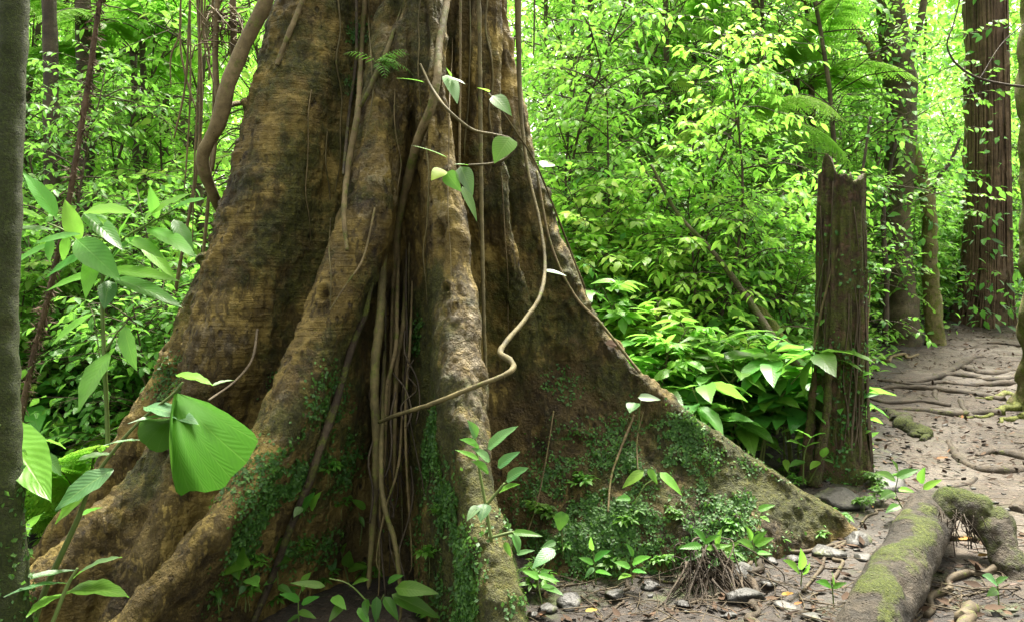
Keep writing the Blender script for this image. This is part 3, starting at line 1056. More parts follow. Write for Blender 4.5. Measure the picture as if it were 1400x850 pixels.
def fern_geo(seed, nf, L, el0, droop, npair, pl, pinnule, trunk_h=0., tr=.05):
    r = np.random.default_rng(seed)
    S, L_ = MB(), MB()
    if trunk_h:
        S.add(*tube([[0, 0, -.2], [.03, 0, trunk_h * .5], [0, .02, trunk_h]], [tr * 1.3, tr, tr * .9], 20, 9, .3, 14, 3), rnd=.1)
    for i in range(nf):
        frond_geo(L_, S, np.array([0, 0, trunk_h]), i * 2.4 + r.uniform(-.3, .3), L * r.uniform(.75, 1.1), el0 + r.uniform(-.35, .25), droop * r.uniform(.8, 1.2), npair, pl, r, pinnule, tone=r.uniform(.2, .8))
    return S, L_


proto('fe0', 'ground_fern', fern_geo(61, 9, .85, 1.0, 1.3, 24, .17, 0), 'fern', 'stem', 'fronds', 'fern')
proto('fe1', 'ground_fern', fern_geo(62, 8, 1.2, 1.1, 1.4, 22, .34, 12), 'fern', 'stem', 'fronds', 'fern')
proto('tf0', 'tree_fern', fern_geo(63, 8, 1.45, .5, 1.0, 22, .42, 12, 1.6, .04), 'fern', 'trunkdark', 'fronds', 'tree fern')
proto('tf1', 'tree_fern', fern_geo(64, 8, 1.6, .55, 1.0, 22, .46, 12, 2.8, .04), 'fern', 'trunkdark', 'fronds', 'tree fern')

for q, (lm, sd_) in enumerate((('lmid', 71), ('lhero', 72), ('lmid', 73))):
    proto(f'hl{q}', 'large_leaved_herb', plant_geo(sd_, 1.0, 6, .5, .010, 3, .2, .7, .4, 0, 0, 2, .36, TPL['big'], terminal=4, leaf_droop=.2), lm, 'stem', cat='plant')
DESC = {'hl': 'tall herb with very large bright leaves', 'bl': 'broad leaved green shrub', 'sl': 'bushy small leaved shrub', 'sp': 'slender leafy sapling', 'tr': 'leafy understory tree', 'ft': 'fine leaved feathery tree',
        'hb': 'low leafy herb', 'fe': 'arching green ground fern', 'tf': 'feathery tree fern'}


def put(key, x, y, rz, sc, label, group, dz=0.):
    root, used = PROTO[key]
    loc = (x, y, gz1(x, y) + dz)
    if not used:
        PROTO[key][1] = True
        root.location = [float(v) for v in loc]
        root.rotation_euler = (0, 0, rz)
        root.scale = (sc,) * 3
        root['label'] = label
        root['group'] = group
        return root
    return copy_thing(root, loc, rz, sc, label, group)


prng = np.random.default_rng(5)
ZONES = [  # px lo, px hi, d lo, d hi, count, kinds, sizes, place phrase
    (-120, 230, 5.2, 7.0, 16, ['bl0', 'sl1', 'bl1', 'sl0', 'fe0', 'sp1'], (.7, 1.), 'left of the giant trunk, front of the thicket'),
    (60, 235, 5.0, 6.6, 7, ['hl0', 'hl1', 'fe1'], (.8, 1.15), 'between the thorny stem and giant trunk'),
    (800, 1085, 5.4, 7.2, 16, ['hl0', 'hl2', 'hl1'], (.65, .95), 'just behind the long right buttress'),
    (-150, 240, 5.0, 7.5, 14, ['hb0', 'hb1', 'hb2'], (1., 1.8), 'low on the forest floor left of the giant tree'),
    (-200, 330, 7.0, 10.5, 34, ['sl0', 'ft0', 'sp0', 'fe1', 'sp2', 'sl1', 'fe1', 'sl3', 'bl0', 'ft1', 'fe1', 'sl2'], (.8, 1.25), 'left of the giant trunk, amid the thicket'),
    (-250, 400, 10.5, 16, 26, ['sp0', 'sp2', 'tr0', 'ft0', 'tr1', 'sl2', 'tr3', 'ft1'], (.8, 1.2), 'left of the giant trunk, back of the thicket'),
    (770, 1060, 5.5, 6.6, 12, ['bl0', 'bl2', 'bl1', 'hb0', 'fe0', 'bl0', 'hb1'], (.5, .8), 'right behind the long buttress, front of the thicket'),
    (760, 1090, 6.6, 9.5, 46, ['bl0', 'sl0', 'fe1', 'bl2', 'sl2', 'fe1', 'hl1', 'bl1', 'sl1', 'sl3', 'sp0', 'sp2'], (.7, 1.0), 'between giant tree and broken stump, amid the thicket'),
    (740, 1180, 9.5, 15, 40, ['sl0', 'sp2', 'tr0', 'sp0', 'sl2', 'ft0', 'ft1', 'tr2', 'fe1'], (.75, 1.15), 'between giant tree and broken stump, back of the thicket'),
    (1130, 1330, 12.2, 16, 26, ['sl0', 'sp2', 'sl2', 'sp0', 'bl0', 'sl1'], (.7, 1.0), 'beyond the far end of the path'),
    (1290, 1560, 14.5, 19, 22, ['sl1', 'sp0', 'sl0', 'sp2', 'bl1', 'sl2'], (.8, 1.1), 'beyond the path at the right edge'),
    (1100, 1600, 16, 24, 12, ['tr0', 'tr1', 'ft0', 'tr2', 'ft1', 'tr3'], (.8, 1.2), 'beyond the path, back of the forest'),
    (640, 1100, 15, 24, 9, ['tr1', 'ft0', 'tr3', 'ft1', 'tr0'], (.9, 1.3), 'behind the giant tree on its right, back of the forest'),
    (-300, 420, 16, 24, 9, ['tr1', 'ft0', 'tr3', 'ft1', 'tr0'], (.9, 1.3), 'behind the giant tree on its left, back of the forest'),
]
taken = []
for zi, (a, b, d0_, d1_, cnt, ks, (s0, s1), phrase) in enumerate(ZONES):
    for i in range(cnt):
        best = None
        for q in range(8):
            u = prng.random()
            d = math.sqrt(d0_ ** 2 + (d1_ ** 2 - d0_ ** 2) * prng.random())
            px = a + (b - a) * (i + prng.random()) / cnt if cnt > 20 else prng.uniform(a, b)
            x = (px - CX) / F * d
            m_ = min([math.hypot(x - tx, d - ty) for tx, ty in taken[-90:]] + [9])
            if d < 16 and x > path_edge(d) - .25:
                m_ -= 5
            if best is None or m_ > best[0]:
                best = (m_, x, d)
        m_, x, d = best
        if m_ < -3:
            continue
        taken.append((x, d))
        k = ks[i % len(ks)]
        put(k, x, d, prng.uniform(0, 6.28), prng.uniform(s0, s1), f'{DESC[k[:2]]} {phrase}', f'{DESC[k[:2]]}s {phrase}')

# far forest: one mass of foliage that nobody could count
N = 100000
dd = np.sqrt(prng.uniform(20 ** 2, 42 ** 2, N))
pxs = prng.uniform(-400, 1800, N)
fx = (pxs - CX) / F * dd
fz = gz(fx, dd)
hh = prng.beta(1.3, 1.6, N) * (13 + 3 * vnoise(np.stack([fx * .25, dd * .25, 0 * fx], 1), 3))
fp = np.stack([fx, dd, fz + hh], 1)
cl = fbm(fp * .55, 3, 71)
kp = cl > -.42
fp = fp[kp]
fv = rng.normal(size=fp.shape) - [0, 0, .3]
mb = MB()
V, Q, U, A = scatter(TPL['small'], fp, fv, rng.normal(size=fp.shape) * .6 + [0, 0, 1], .22 + .3 * rng.random(len(fp)), np.clip(.5 + .5 * cl[kp] + .1 * rng.normal(size=len(fp)), 0, 1))
mb.add(V, Q, U, rnd=A)
tag(mb.build('distant_forest', M['lyellow']), 'hazy mass of yellow green forest foliage far behind everything', 'forest', kind='stuff')
# ground cover between the shrubs
N = 34000
dd = np.sqrt(prng.uniform(4.9 ** 2, 17 ** 2, N))
pxs = prng.uniform(-250, 1650, N)
fx = (pxs - CX) / F * dd
okk = (fx < path_edge(dd) - .15) | (dd > 15)
rt = np.hypot(fx - AX[0], dd - AX[1])
okk &= ~((fx > -2.6) & (fx < 2.2) & (dd < 5.4))
okk &= fbm(np.stack([fx, dd, 0 * fx], 1) * .9, 3, 72) > -.45
fx, dd = fx[okk], dd[okk]
fp = np.stack([fx, dd, gz(fx, dd) + .03 + .32 * prng.random(len(fx)) ** 1.6], 1)
fv = rng.normal(size=fp.shape) * [1, 1, .35]
mb = MB()
V, Q, U, A = scatter(TPL['broad'], fp, fv, rng.normal(size=fp.shape) * .35 + [0, 0, 1], .06 + .11 * rng.random(len(fp)), rng.random(len(fp)))
mb.add(V, Q, U, rnd=A)
tag(mb.build('ground_cover', M['lbright']), 'low green ground cover leaves carpeting the forest floor under the shrubs', 'ground cover', kind='stuff')

# ------------------------------------------------------------------ trunks, climbers, roots
def tube_thing(name, rows, mat, label, cat, group=None, n=40, seg=10, rough=.12, nscale=9., moss=.0, parent=None, seed=3, extra=None, kind=None):
    """rows (x, y, z, r) in metres"""
    rows = np.asarray(rows, float)
    V, Q, U = tube(rows[:, :3], rows[:, 3], n, seg, rough, nscale, seed)
    mb = MB()
    mb.add(V, Q, U, moss=moss)
    for e in (extra or []):
        mb.add(*e, moss=moss)
    o = mb.build(name, M[mat], parent)
    if parent is None:
        tag(o, label, cat, group, kind)
    return o


def pix(rows):
    return np.array([[*P(a, b, d), r] for a, b, d, r in rows])


def on_bark(rows):
    return np.array([[*ray_tree(a, b, off), r] for a, b, off, r in rows])


def leaf_obj(name, base, tip, mat, parent, up=(0, 0, 1), ratio=.42, a=.75, b=.9, fold=.2, droop=.18, nl=9, nc=4, wave=.0, rnd=.5, label=None):
    base, tip = np.asarray(base, float), np.asarray(tip, float)
    L = np.linalg.norm(tip - base)
    V, Q, U, A = scatter(leaf_tpl(nl, nc, ratio, a, b, fold, droop, wave), base[None], (tip - base)[None] + [[0, 0, droop * L * .6]], np.asarray(up, float)[None], [L], np.array([rnd]))
    o = link(name, mesh(name, V, Q, M[mat], U, {'rnd': A}), parent)
    if label:
        o['label'] = label
    return o


def plant_px(name, label, cat, stems, leaves, group=None, smat='stem', root=None):
    """a small plant given by its stems rows (px, py, d, r) and leaves (bx, by, bd, tx, ty, td, ratio, material, up)"""
    loc = root if root is not None else pix([stems[0][0]])[0][:3]
    r = empty(name, (0, 0, 0), label, cat, group)
    for s in stems:
        tube_thing('stem', pix(s) if len(s[0]) == 4 else s, smat, None, None, parent=r, n=16, seg=6, rough=.05)
    for i, l in enumerate(leaves):
        bx, by, bd, tx, ty, td, ratio, mat, up = l[:9]
        q = P(tx, ty, td) - P(bx, by, bd)
        leaf_obj('leaf', P(bx, by, bd), P(tx, ty, td), mat, r, up, ratio, rnd=float(rng.random()), wave=.03)
    return r


UPF = (0, -.75, .65)     # a leaf turned to the front
UPT = (0, -.3, 1.)       # a leaf lying flat
UPL = (-.5, -.7, .5)
UPR = (.5, -.7, .5)

# --- left foreground trunk
lt = empty('slender_tree', (0, 0, 0), 'thin mossy tree trunk standing at the left edge of the photo', 'tree')
r_ = pix([(22, -160, 2.62, .044), (19, 0, 2.6, .045), (11, 200, 2.6, .046), (4, 420, 2.6, .047), (8, 650, 2.6, .050), (18, 850, 2.6, .056), (26, 1000, 2.6, .07)])
tube_thing('trunk', r_, 'greentrunk', None, None, parent=lt, n=120, seg=20, rough=.1, nscale=16, moss=.75)
c_ = spline(r_, 200)
k = rng.choice(np.arange(128, 200), 900, p=np.linspace(.2, 1, 72) / np.linspace(.2, 1, 72).sum())
th = rng.uniform(0, 6.28, 900)
nn = np.stack([np.cos(th), np.sin(th), 0 * th], 1)
mb = MB()
V, Q, U, A = scatter(LT, c_[k, :3] + nn * (c_[k, 3:] + .004), rng.normal(size=(900, 3)), nn + .5 * rng.normal(size=(900, 3)), .012 + .014 * rng.random(900), rng.random(900))
mb.add(V, Q, U, rnd=A)
mb.build('ivy', M['ivy'], lt)

# --- thorny stem
sr = pix([(146, -30, 4.7, .012), (137, 0, 4.7, .014), (118, 130, 4.7, .016), (95, 270, 4.7, .017), (68, 400, 4.7, .017), (45, 490, 4.7, .018), (20, 620, 4.7, .02), (5, 760, 4.7, .022)])
th_ = empty('thorny_palm_stem', (0, 0, 0), 'thin leaning brown stem bristling with short thorns at left', 'plant stem')
tube_thing('stem', sr, 'trunkred', None, None, parent=th_, n=80, seg=8, rough=.25, nscale=40)
c_ = spline(sr, 400)
k = rng.integers(0, 400, 1500)
v = nrm(rng.normal(size=(1500, 3)))
mb = MB()
V, Q, U, A = scatter(leaf_tpl(2, 2, .16, .5, .6, .3, .1), c_[k, :3] + v * .010, v + [0, 0, -.5], rng.normal(size=(1500, 3)), .035 + .045 * rng.random(1500) ** 1.5, rng.random(1500))
mb.add(V, Q, U, rnd=A)
mb.build('thorns', M['trunkred'], th_)

# --- dark trunks in the left thicket
for (rows, lab) in (
        ([(66, -60, 7.2, .06), (70, 150, 7.2, .065), (72, 430, 7.2, .07), (74, 640, 7.2, .08), (74, 720, 7.2, .09)], 'dark wet trunk between thorny stem and left edge tree'),
        ([(112, -60, 7.9, .07), (118, 200, 7.9, .075), (122, 400, 7.9, .085), (124, 600, 7.9, .1), (125, 700, 7.9, .12)], 'thick dark wet trunk just left of giant tree buttress'),
        ([(190, -60, 8.4, .03), (200, 240, 8.4, .035), (196, 420, 8.4, .04), (190, 640, 8.4, .05)], 'very thin dark sapling trunk beside the giant tree'),
        ([(28, -60, 8.8, .05), (30, 300, 8.8, .055), (38, 520, 8.8, .06), (40, 690, 8.8, .08)], 'dim trunk deep in thicket by left edge tree')):
    t = empty('forest_tree', (0, 0, 0), lab, 'tree')
    tube_thing('trunk', pix(rows), 'trunkdark', None, None, parent=t, n=40, seg=10, rough=.12)

# --- lianas on the left
lia = empty('liana', (0, 0, 0), 'thick bent brown liana snaking down left side of the giant trunk', 'liana')
tube_thing('stem', pix([(380, -60, 4.2, .036), (362, 5, 4.2, .036), (334, 62, 4.2, .038), (312, 115, 4.2, .042), (300, 165, 4.22, .043), (288, 190, 4.25, .036), (277, 212, 4.28, .034), (280, 235, 4.32, .033), (290, 262, 4.4, .03), (300, 285, 4.5, .028)]), 'vine', None, None, parent=lia, n=90, seg=14, rough=.1, nscale=10, moss=.2)
tube_thing('side_branch', pix([(306, 150, 4.22, .02), (318, 143, 4.3, .014), (335, 141, 4.45, .012)]), 'vine', None, None, parent=lia, n=14, seg=8)
for i, (x0, x1, y1, r, dd_) in enumerate(((300, 292, 235, .016, 4.7), (316, 309, 150, .02, 4.8), (262, 240, 190, .008, 4.9), (250, 268, 150, .007, 5.0), (272, 262, 330, .006, 5.1), (284, 300, 180, .006, 5.0), (258, 250, 260, .006, 5.2), (244, 232, 120, .006, 5.3), (322, 300, 120, .007, 5.0), (276, 285, 110, .009, 5.1), (290, 270, 420, .012, 5.2), (268, 205, 600, .012, 5.3))):
    q = rng.uniform(-8, 8, 3)
    tube_thing('hanging_vine', pix([(x0, -60, dd_, r), (x0 + q[0], y1 * .3, dd_, r), ((x0 + x1) / 2 + q[1], y1 * .65, dd_, r), (x1 + q[2] * .3, y1, dd_, r * .7)]), 'vine', 'thin brown hanging vine in tangle left of the giant trunk top', 'vine', 'thin hanging vines left of the giant trunk top', n=30, seg=6, rough=.15)
# knotted epiphyte mass on the tangle
mb = MB()
for q in range(60):
    a = P(307, 35, 4.75) + rng.normal(size=3) * [.03, .03, .06]
    b = a + rng.normal(size=3) * .08
    mb.add(*tube([a, (a + b) / 2 + rng.normal(size=3) * .03, b + [0, 0, -.05]], .004, 6, 4))
tag(mb.build('root_knot', M['vine']), 'knotted clump of epiphyte roots hanging beside the liana top', 'root clump')

# --- vines and aerial roots on the giant tree
VN = [
    ('liana', [(708, -40, 4.5, .020), (709, 60, 4.5, .017), (712, 150, 4.45, .012), (722, 235, 4.35, .009), (737, 300, 4.25, .009), (745, 360, 4.1, .010), (738, 405, 3.9, .010), (715, 440, 3.75, .011), (693, 466, 3.6, .012), (684, 482, 3.5, .013), (697, 492, 3.42, .014), (702, 502, 3.38, .012), (690, 512, 3.34, .011), (650, 528, 3.32, .010), (590, 552, 3.4, .010), (545, 566, 3.6, .009), (518, 577, 3.75, .008)], 'greenvine', 'pale green twisting liana with a sharp kink crossing the central buttress', None),
    ('hanging_root', [(654, -40, 4.1, .011), (656, 80, 4.06, .011), (657, 200, 4.02, .011), (659, 330, 3.95, .010), (662, 450, 3.88, .009), (666, 560, 3.84, .008)], 'greenvine', 'straight knobbly aerial root hanging right of the central ridge', None),
    ('hanging_root', [(630, -40, 4.0, .006), (629, 120, 3.97, .006), (628, 260, 3.9, .005), (631, 330, 3.88, .005)], 'vine', 'thin straight aerial root hanging over the central ridge top', None),
]
for nm, rows, mt, lab, g in VN:
    tube_thing(nm, pix(rows), mt, lab, 'liana' if nm == 'liana' else 'aerial root', g, n=130, seg=10, rough=.16, nscale=30, moss=.2)
VB = [
    ('climbing_root', [(607, -5, .03, .018), (605, 60, .025, .018), (598, 105, .025, .02), (588, 150, .03, .022), (578, 190, .04, .024), (566, 240, .05, .024), (556, 300, .06, .022), (548, 360, .06, .018), (543, 420, .06, .016), (540, 500, .06, .014)], 'vine', 'flattened brown strangler root in the cleft above the central ridge'),
    ('climbing_root', [(500, -5, .03, .014), (495, 70, .03, .014), (491, 150, .03, .015), (482, 210, .03, .015), (475, 255, .03, .014), (471, 300, .03, .012), (474, 340, .02, .009)], 'vine', 'slim root running down between the two left ridges'),
    ('climbing_root', [(481, -5, .05, .008), (478, 80, .05, .009), (476, 160, .05, .009), (474, 240, .04, .008)], 'trunkdark', 'thin dark root in the cleft at the upper trunk'),
    ('climbing_root', [(545, 10, .0, .003), (532, 60, .02, .012), (512, 100, .02, .014), (500, 130, .02, .012), (490, 150, .02, .010)], 'greenvine', 'short mossy root crossing the top of left middle ridge'),
    ('climbing_root', [(413, -5, .02, .014), (400, 35, .02, .014), (388, 65, .02, .013), (375, 88, .01, .010)], 'vine', 'short bent root at the top left of the giant trunk'),
    ('climbing_root', [(515, 390, -.01, .012), (500, 430, .01, .014), (478, 480, .02, .017), (458, 545, .03, .02), (438, 605, .03, .02), (418, 665, .03, .019), (395, 725, .03, .018), (370, 785, .03, .017), (348, 850, .03, .016)], 'root', 'long straight root slanting down the ivy face left of centre'),
    ('climbing_root', [(735, 235, .02, .008), (752, 330, .02, .008), (785, 400, .02, .008), (830, 440, .02, .009), (880, 500, .02, .009)], 'vine', 'thin root tracing the upper edge of the right buttress'),
    ('climbing_root', [(866, 565, .02, .008), (850, 610, .02, .007), (838, 650, .02, .006), (828, 700, .03, .005)], 'vine', 'thin pale rootlet on the right buttress face, its left one'),
    ('climbing_root', [(878, 560, .03, .004), (874, 600, .02, .004), (868, 640, .02, .004)], 'vine', 'hair thin rootlet on the right buttress beside a small leaf'),
    ('climbing_root', [(755, 560, .02, .004), (745, 620, .02, .004), (735, 680, .02, .004), (722, 735, .03, .004)], 'vine', 'long hair thin rootlet just right of the central ridge'),
    ('climbing_root', [(515, 280, .02, .005), (508, 320, .015, .005), (490, 355, .015, .005), (468, 390, .015, .004), (455, 425, .015, .004)], 'vine', 'fine rootlet meandering down the left middle ridge'),
]
for nm, rows, mt, lab in VB:
    tube_thing(nm, on_bark(rows), mt, lab, 'root', n=80, seg=9, rough=.16, nscale=24, moss=.35)
# hanging roots inside the dark central cleft
CL = [
    (519, 400, 505, 780, .022, 3.85, 'greenvine', 'thickest mossy aerial root hanging in the dark central cleft'),
    (540, 410, 526, 620, .010, 3.95, 'vine', 'brown aerial root in the cleft, beside the thickest one'),
    (549, 430, 540, 640, .012, 4.0, 'vine', 'brown aerial root hanging in middle of the central cleft'),
    (558, 460, 562, 760, .007, 3.9, 'vine', 'thin aerial root at the right wall of the cleft'),
    (533, 430, 517, 800, .008, 4.0, 'vine', 'thin pale aerial root low in the central cleft'),
    (545, 600, 515, 760, .006, 3.8, 'vine', 'short slanting rootlet low in the central cleft'),
    (518, 630, 548, 830, .012, 3.6, 'greenvine', 'bent green root emerging at the cleft bottom'),
    (525, 380, 530, 700, .006, 4.1, 'trunkdark', 'dark thin root deep in the central cleft'),
    (552, 380, 550, 720, .006, 4.05, 'trunkdark', 'dark thin root deep in the cleft right side'),
]
for i, (x0, y0, x1, y1, r, d, mt, lab) in enumerate(CL):
    q = rng.uniform(-6, 6, 4)
    tube_thing('hanging_root', pix([(x0 + 8, y0 - 150, d + .5, r * .8), (x0 + 3, y0, d + .12, r), (x0 * .7 + x1 * .3 + q[0], y0 * .7 + y1 * .3, d, r), (x0 * .4 + x1 * .6 + q[1], y0 * .4 + y1 * .6, d - .05, r * .95), (x1 + q[2] * .3, y1, d - .1, r * .6), (x1 + q[3], y1 + 25, d - .12, r * .15)]), mt, lab, 'aerial root', n=60, seg=8, rough=.2, nscale=40, moss=.3)
mb = MB()
for q in range(24):
    x0 = rng.uniform(515, 565)
    y0 = rng.uniform(420, 640)
    L = rng.uniform(60, 220)
    d = rng.uniform(3.85, 4.2)
    w_ = np.cumsum(rng.normal(size=5) * 7)
    mb.add(*tube([P(x0 + w_[j], y0 + L * j / 4, d - .04 * j) for j in range(5)], .0022 + .003 * rng.random(), 14, 4))
tag(mb.build('fine_roots', M['trunkdark']), 'tangle of hair thin rootlets hanging inside the dark central cleft', 'rootlets', kind='stuff')

# --- heart leaved climber in front of the central ridge
cl = empty('heart_leaved_climber', (0, 0, 0), 'looping green climber with big heart leaves across the upper central ridge', 'climber')
D0 = 3.72
tube_thing('stem', pix([(575, 88, 3.95, .006), (590, 120, 3.85, .007), (612, 150, D0, .007), (645, 177, D0, .007), (675, 184, D0, .007), (697, 190, D0, .007), (702, 202, D0, .006), (693, 216, D0, .006), (672, 224, D0, .006), (640, 226, D0, .005)]), 'greenvine', None, None, parent=cl, n=60, seg=7)
tube_thing('stem', pix([(668, 128, D0, .005), (685, 150, D0, .005), (705, 180, 3.8, .005), (728, 215, 3.95, .005), (748, 260, 4.2, .005), (775, 330, 4.5, .006), (800, 395, 4.62, .007)]), 'greenvine', None, None, parent=cl, n=40, seg=6)
for bx, by, tx, ty, ra, mt, up in (
        (580, 113, 541, 105, .34, 'lsilver', UPT), (611, 103, 627, 140, .55, 'lsilver', UPR), (618, 108, 636, 114, .4, 'lsilver', UPT), (616, 104, 611, 92, .5, 'lhero', UPF),
        (669, 126, 652, 119, .5, 'lyellow', UPT), (674, 131, 699, 157, .6, 'lhero', UPF), (697, 188, 676, 222, .8, 'lhero', UPF), (612, 216, 563, 196, .22, 'lhero', UPT),
        (606, 232, 590, 246, .85, 'lyellow', UPF), (610, 236, 628, 262, .6, 'lhero', UPL), (630, 228, 646, 266, .52, 'lsilver', UPF), (640, 226, 620, 224, .4, 'lhero', UPT),
        (632, 255, 654, 301, .3, 'lhero', UPR), (742, 220, 745, 232, .6, 'lsilver', UPT), (742, 370, 775, 376, .45, 'lsilver', UPT), (758, 225, 742, 228, .5, 'lhero', UPF)):
    dd_ = D0 - .03 if bx < 720 else 4.15
    leaf_obj('leaf', P(bx, by, dd_), P(tx, ty, dd_ - .05), mt, cl, up, ra, a=.55, fold=.15, droop=.12, rnd=float(rng.random()))
# fern tuft on the trunk
fr = np.random.default_rng(4)
S_, L_ = MB(), MB()
b0 = ray_tree(520, 88, .01)
for i in range(9):
    frond_geo(L_, S_, b0, -PI / 2 + fr.uniform(-1.5, 1.5), fr.uniform(.14, .22), fr.uniform(-.2, .9), 1.3, 9, .05, fr, 0, .002)
e = empty('epiphyte_fern', (0, 0, 0), 'small dark fern tuft growing high on the left middle ridge', 'fern')
L_.build('fronds', M['lmid'], e)
S_.build('stalks', M['stem'], e)

# --- left broad leaved bush
D1 = 4.45
BL = [(77, 297, 40, 243, .5), (107, 332, 90, 282, .55), (115, 292, 157, 330, .42), (115, 290, 165, 288, .4), (163, 324, 180, 283, .55), (192, 306, 244, 268, .5), (235, 287, 270, 272, .45), (202, 312, 256, 342, .42), (238, 300, 258, 340, .5),
      (172, 325, 213, 346, .4), (140, 372, 172, 328, .6), (145, 370, 224, 379, .3), (155, 380, 230, 410, .32), (135, 372, 72, 392, .34), (75, 315, 18, 311, .3), (72, 333, 18, 359, .38), (70, 325, 66, 352, .5), (92, 322, 86, 352, .5), (105, 327, 147, 372, .5),
      (170, 445, 178, 497, .55), (150, 482, 110, 545, .6), (127, 428, 78, 462, .35), (150, 384, 144, 414, .6), (60, 300, 22, 285, .4), (120, 345, 70, 372, .42), (165, 330, 140, 300, .5), (215, 300, 205, 262, .45), (190, 330, 230, 372, .35), (110, 320, 55, 330, .4), (130, 345, 118, 395, .45)]
bush = empty('broadleaf_bush', (0, 0, 0), 'leafy bush with large bright lance shaped leaves left of giant trunk', 'bush')
for s in ([(150, 720, D1, .016), (146, 560, D1, .014), (140, 430, D1, .012), (142, 372, D1, .010), (165, 330, D1, .007), (215, 300, D1, .005), (240, 286, D1, .004)],
          [(143, 380, D1, .008), (120, 345, D1, .006), (92, 318, D1, .005), (65, 305, D1, .004)], [(145, 480, D1, .007), (160, 455, D1, .005), (172, 442, D1, .004)], [(148, 560, D1, .006), (140, 510, D1, .004), (128, 430, D1, .004)]):
    tube_thing('stem', pix(s), 'stem', None, None, parent=bush, n=30, seg=6, rough=.05)
for i, (bx, by, tx, ty, ra) in enumerate(BL):
    dz = rng.uniform(-.12, .12)
    mt = 'lsilver' if i in (19, 22) else ('lmid' if i % 2 == 0 else 'lbright')
    leaf_obj('leaf', P(bx, by, D1 + dz * .3), P(bx + (tx - bx) * 1.2, by + (ty - by) * 1.2, D1 - .12 + dz), mt, bush, (rng.uniform(-.4, .4), -.55, .8), ra * .74, fold=.2, droop=.15, rnd=float(rng.random()), wave=.03)

# --- palm-like understory plant with the big folded fan leaf
D2 = 2.75
pl = empty('fan_leaved_plant', (0, 0, 0), 'understory plant with one big pleated fan leaf and silvery blades, front left', 'plant')
for s in ([(38, 880, D2, .011), (60, 810, D2, .011), (85, 755, D2, .010), (108, 705, D2, .009), (125, 660, D2, .007), (160, 610, D2, .006), (195, 572, D2, .005), (235, 540, D2, .005), (250, 522, D2, .004)],
          [(60, 880, D2 - .1, .008), (78, 835, D2 - .1, .007), (92, 800, D2 - .1, .006), (106, 776, D2 - .1, .004)], [(0, 582, D2 - .2, .006), (-40, 560, D2 - .2, .008), (-80, 700, D2 - .2, .009)]):
    tube_thing('stem', pix(s), 'stem', None, None, parent=pl, n=30, seg=7, rough=.05)


def fan_leaf(apex, outline, nrib, depth, parent, mat, label=None):
    """pleated fan: rim rows (px, py, d) reached from the apex; folds along the ribs"""
    rim = spline(np.array([P(*r_) for r_ in outline]), nrib * 2 + 1)
    ap = P(*apex)
    nr = 14
    V, U = [], []
    for i, q in enumerate(rim):
        v = q - ap
        for j in range(nr + 1):
            t = j / nr
            p = ap + v * t
            s_ = i / (len(rim) - 1)
            bow = math.sin(PI * t) * depth * (.4 + math.sin(PI * s_))
            p = p + np.array([0, -1, .25]) * bow
            p = p + np.array([0, -1, 0]) * (.0018 * (1 if i % 2 else -1) * (.2 + t))
            if j == nr:
                p = p + v * (.012 * math.sin(i * 2.1) + .008 * math.sin(i * 5.3))
            V.append(p)
            U.append((.5 + .4 * ((i % 2) * 1.0), t))
    n_ = nr + 1
    a = np.arange(len(rim) - 1)[:, None] * n_
    b = np.arange(nr)[None]
    Q = np.stack([a + b, a + b + 1, a + n_ + b + 1, a + n_ + b], -1).reshape(-1, 4)
    o = link('leaf', mesh('leaf', np.array(V), Q, M[mat], np.array(U), {'rnd': np.full(len(V), .45)}), parent)
    if label:
        o['label'] = label
    return o


fan_leaf((243, 537, D2 + .02), [(238, 545, D2 - .08), (235, 600, D2 - .17), (240, 671, D2 - .20), (270, 671, D2 - .19), (300, 668, D2 - .12), (325, 645, D2 - .03), (352, 602, D2 + .12), (322, 572, D2 + .12), (285, 550, D2 + .1)], 12, .045, pl, 'lfan', 'large pleated fan shaped leaf, green and yellow green')
fan_leaf((236, 571, D2), [(236, 575, D2 - .04), (237, 604, D2 - .08), (218, 618, D2 - .1), (195, 606, D2 - .08), (188, 590, D2 - .04), (193, 573, D2)], 7, .01, pl, 'lfan', 'smaller pleated leaf behind the fan leaf')
for bx, by, tx, ty, ra, mt, up, dz in (
        (197, 556, 270, 575, .36, 'lsilver', UPT, -.1), (236, 569, 176, 574, .2, 'lsilver', UPT, -.12), (200, 602, 142, 604, .2, 'lsilver', (0, -.1, 1), -.1), (106, 629, 156, 617, .38, 'lhero', UPT, .05),
        (155, 641, 74, 696, .42, 'lsilver', (.25, -.45, .8), -.12), (122, 668, 72, 716, .3, 'lbright', UPF, -.05), (0, 580, 60, 678, .42, 'lbright', (.5, -.7, .4), -.2), (-10, 652, 26, 664, .4, 'lhero', UPT, -.1),
        (57, 622, 92, 652, .42, 'lsilver', UPF, .1), (45, 600, 92, 608, .28, 'lhero', UPT, .15), (240, 512, 289, 522, .36, 'lbright', UPT, -.05), (290, 527, 319, 517, .3, 'lsilver', UPT, .05),
        (104, 779, -8, 799, .14, 'lsilver', UPT, -.2), (92, 797, 8, 805, .15, 'lsilver', UPT, -.25), (100, 790, 158, 754, .22, 'lsilver', UPT, -.1), (92, 808, 168, 806, .26, 'lhero', UPT, -.2), (86, 812, 36, 836, .26, 'lbright', UPT, -.2), (60, 700, 20, 740, .3, 'lhero', UPT, .1), (110, 705, 140, 690, .3, 'ldark', UPT, .1)):
    leaf_obj('leaf', P(bx, by, D2), P(tx, ty, D2 + dz), mt, pl, up, ra, fold=.22, droop=.2, rnd=float(rng.random()), wave=.05)
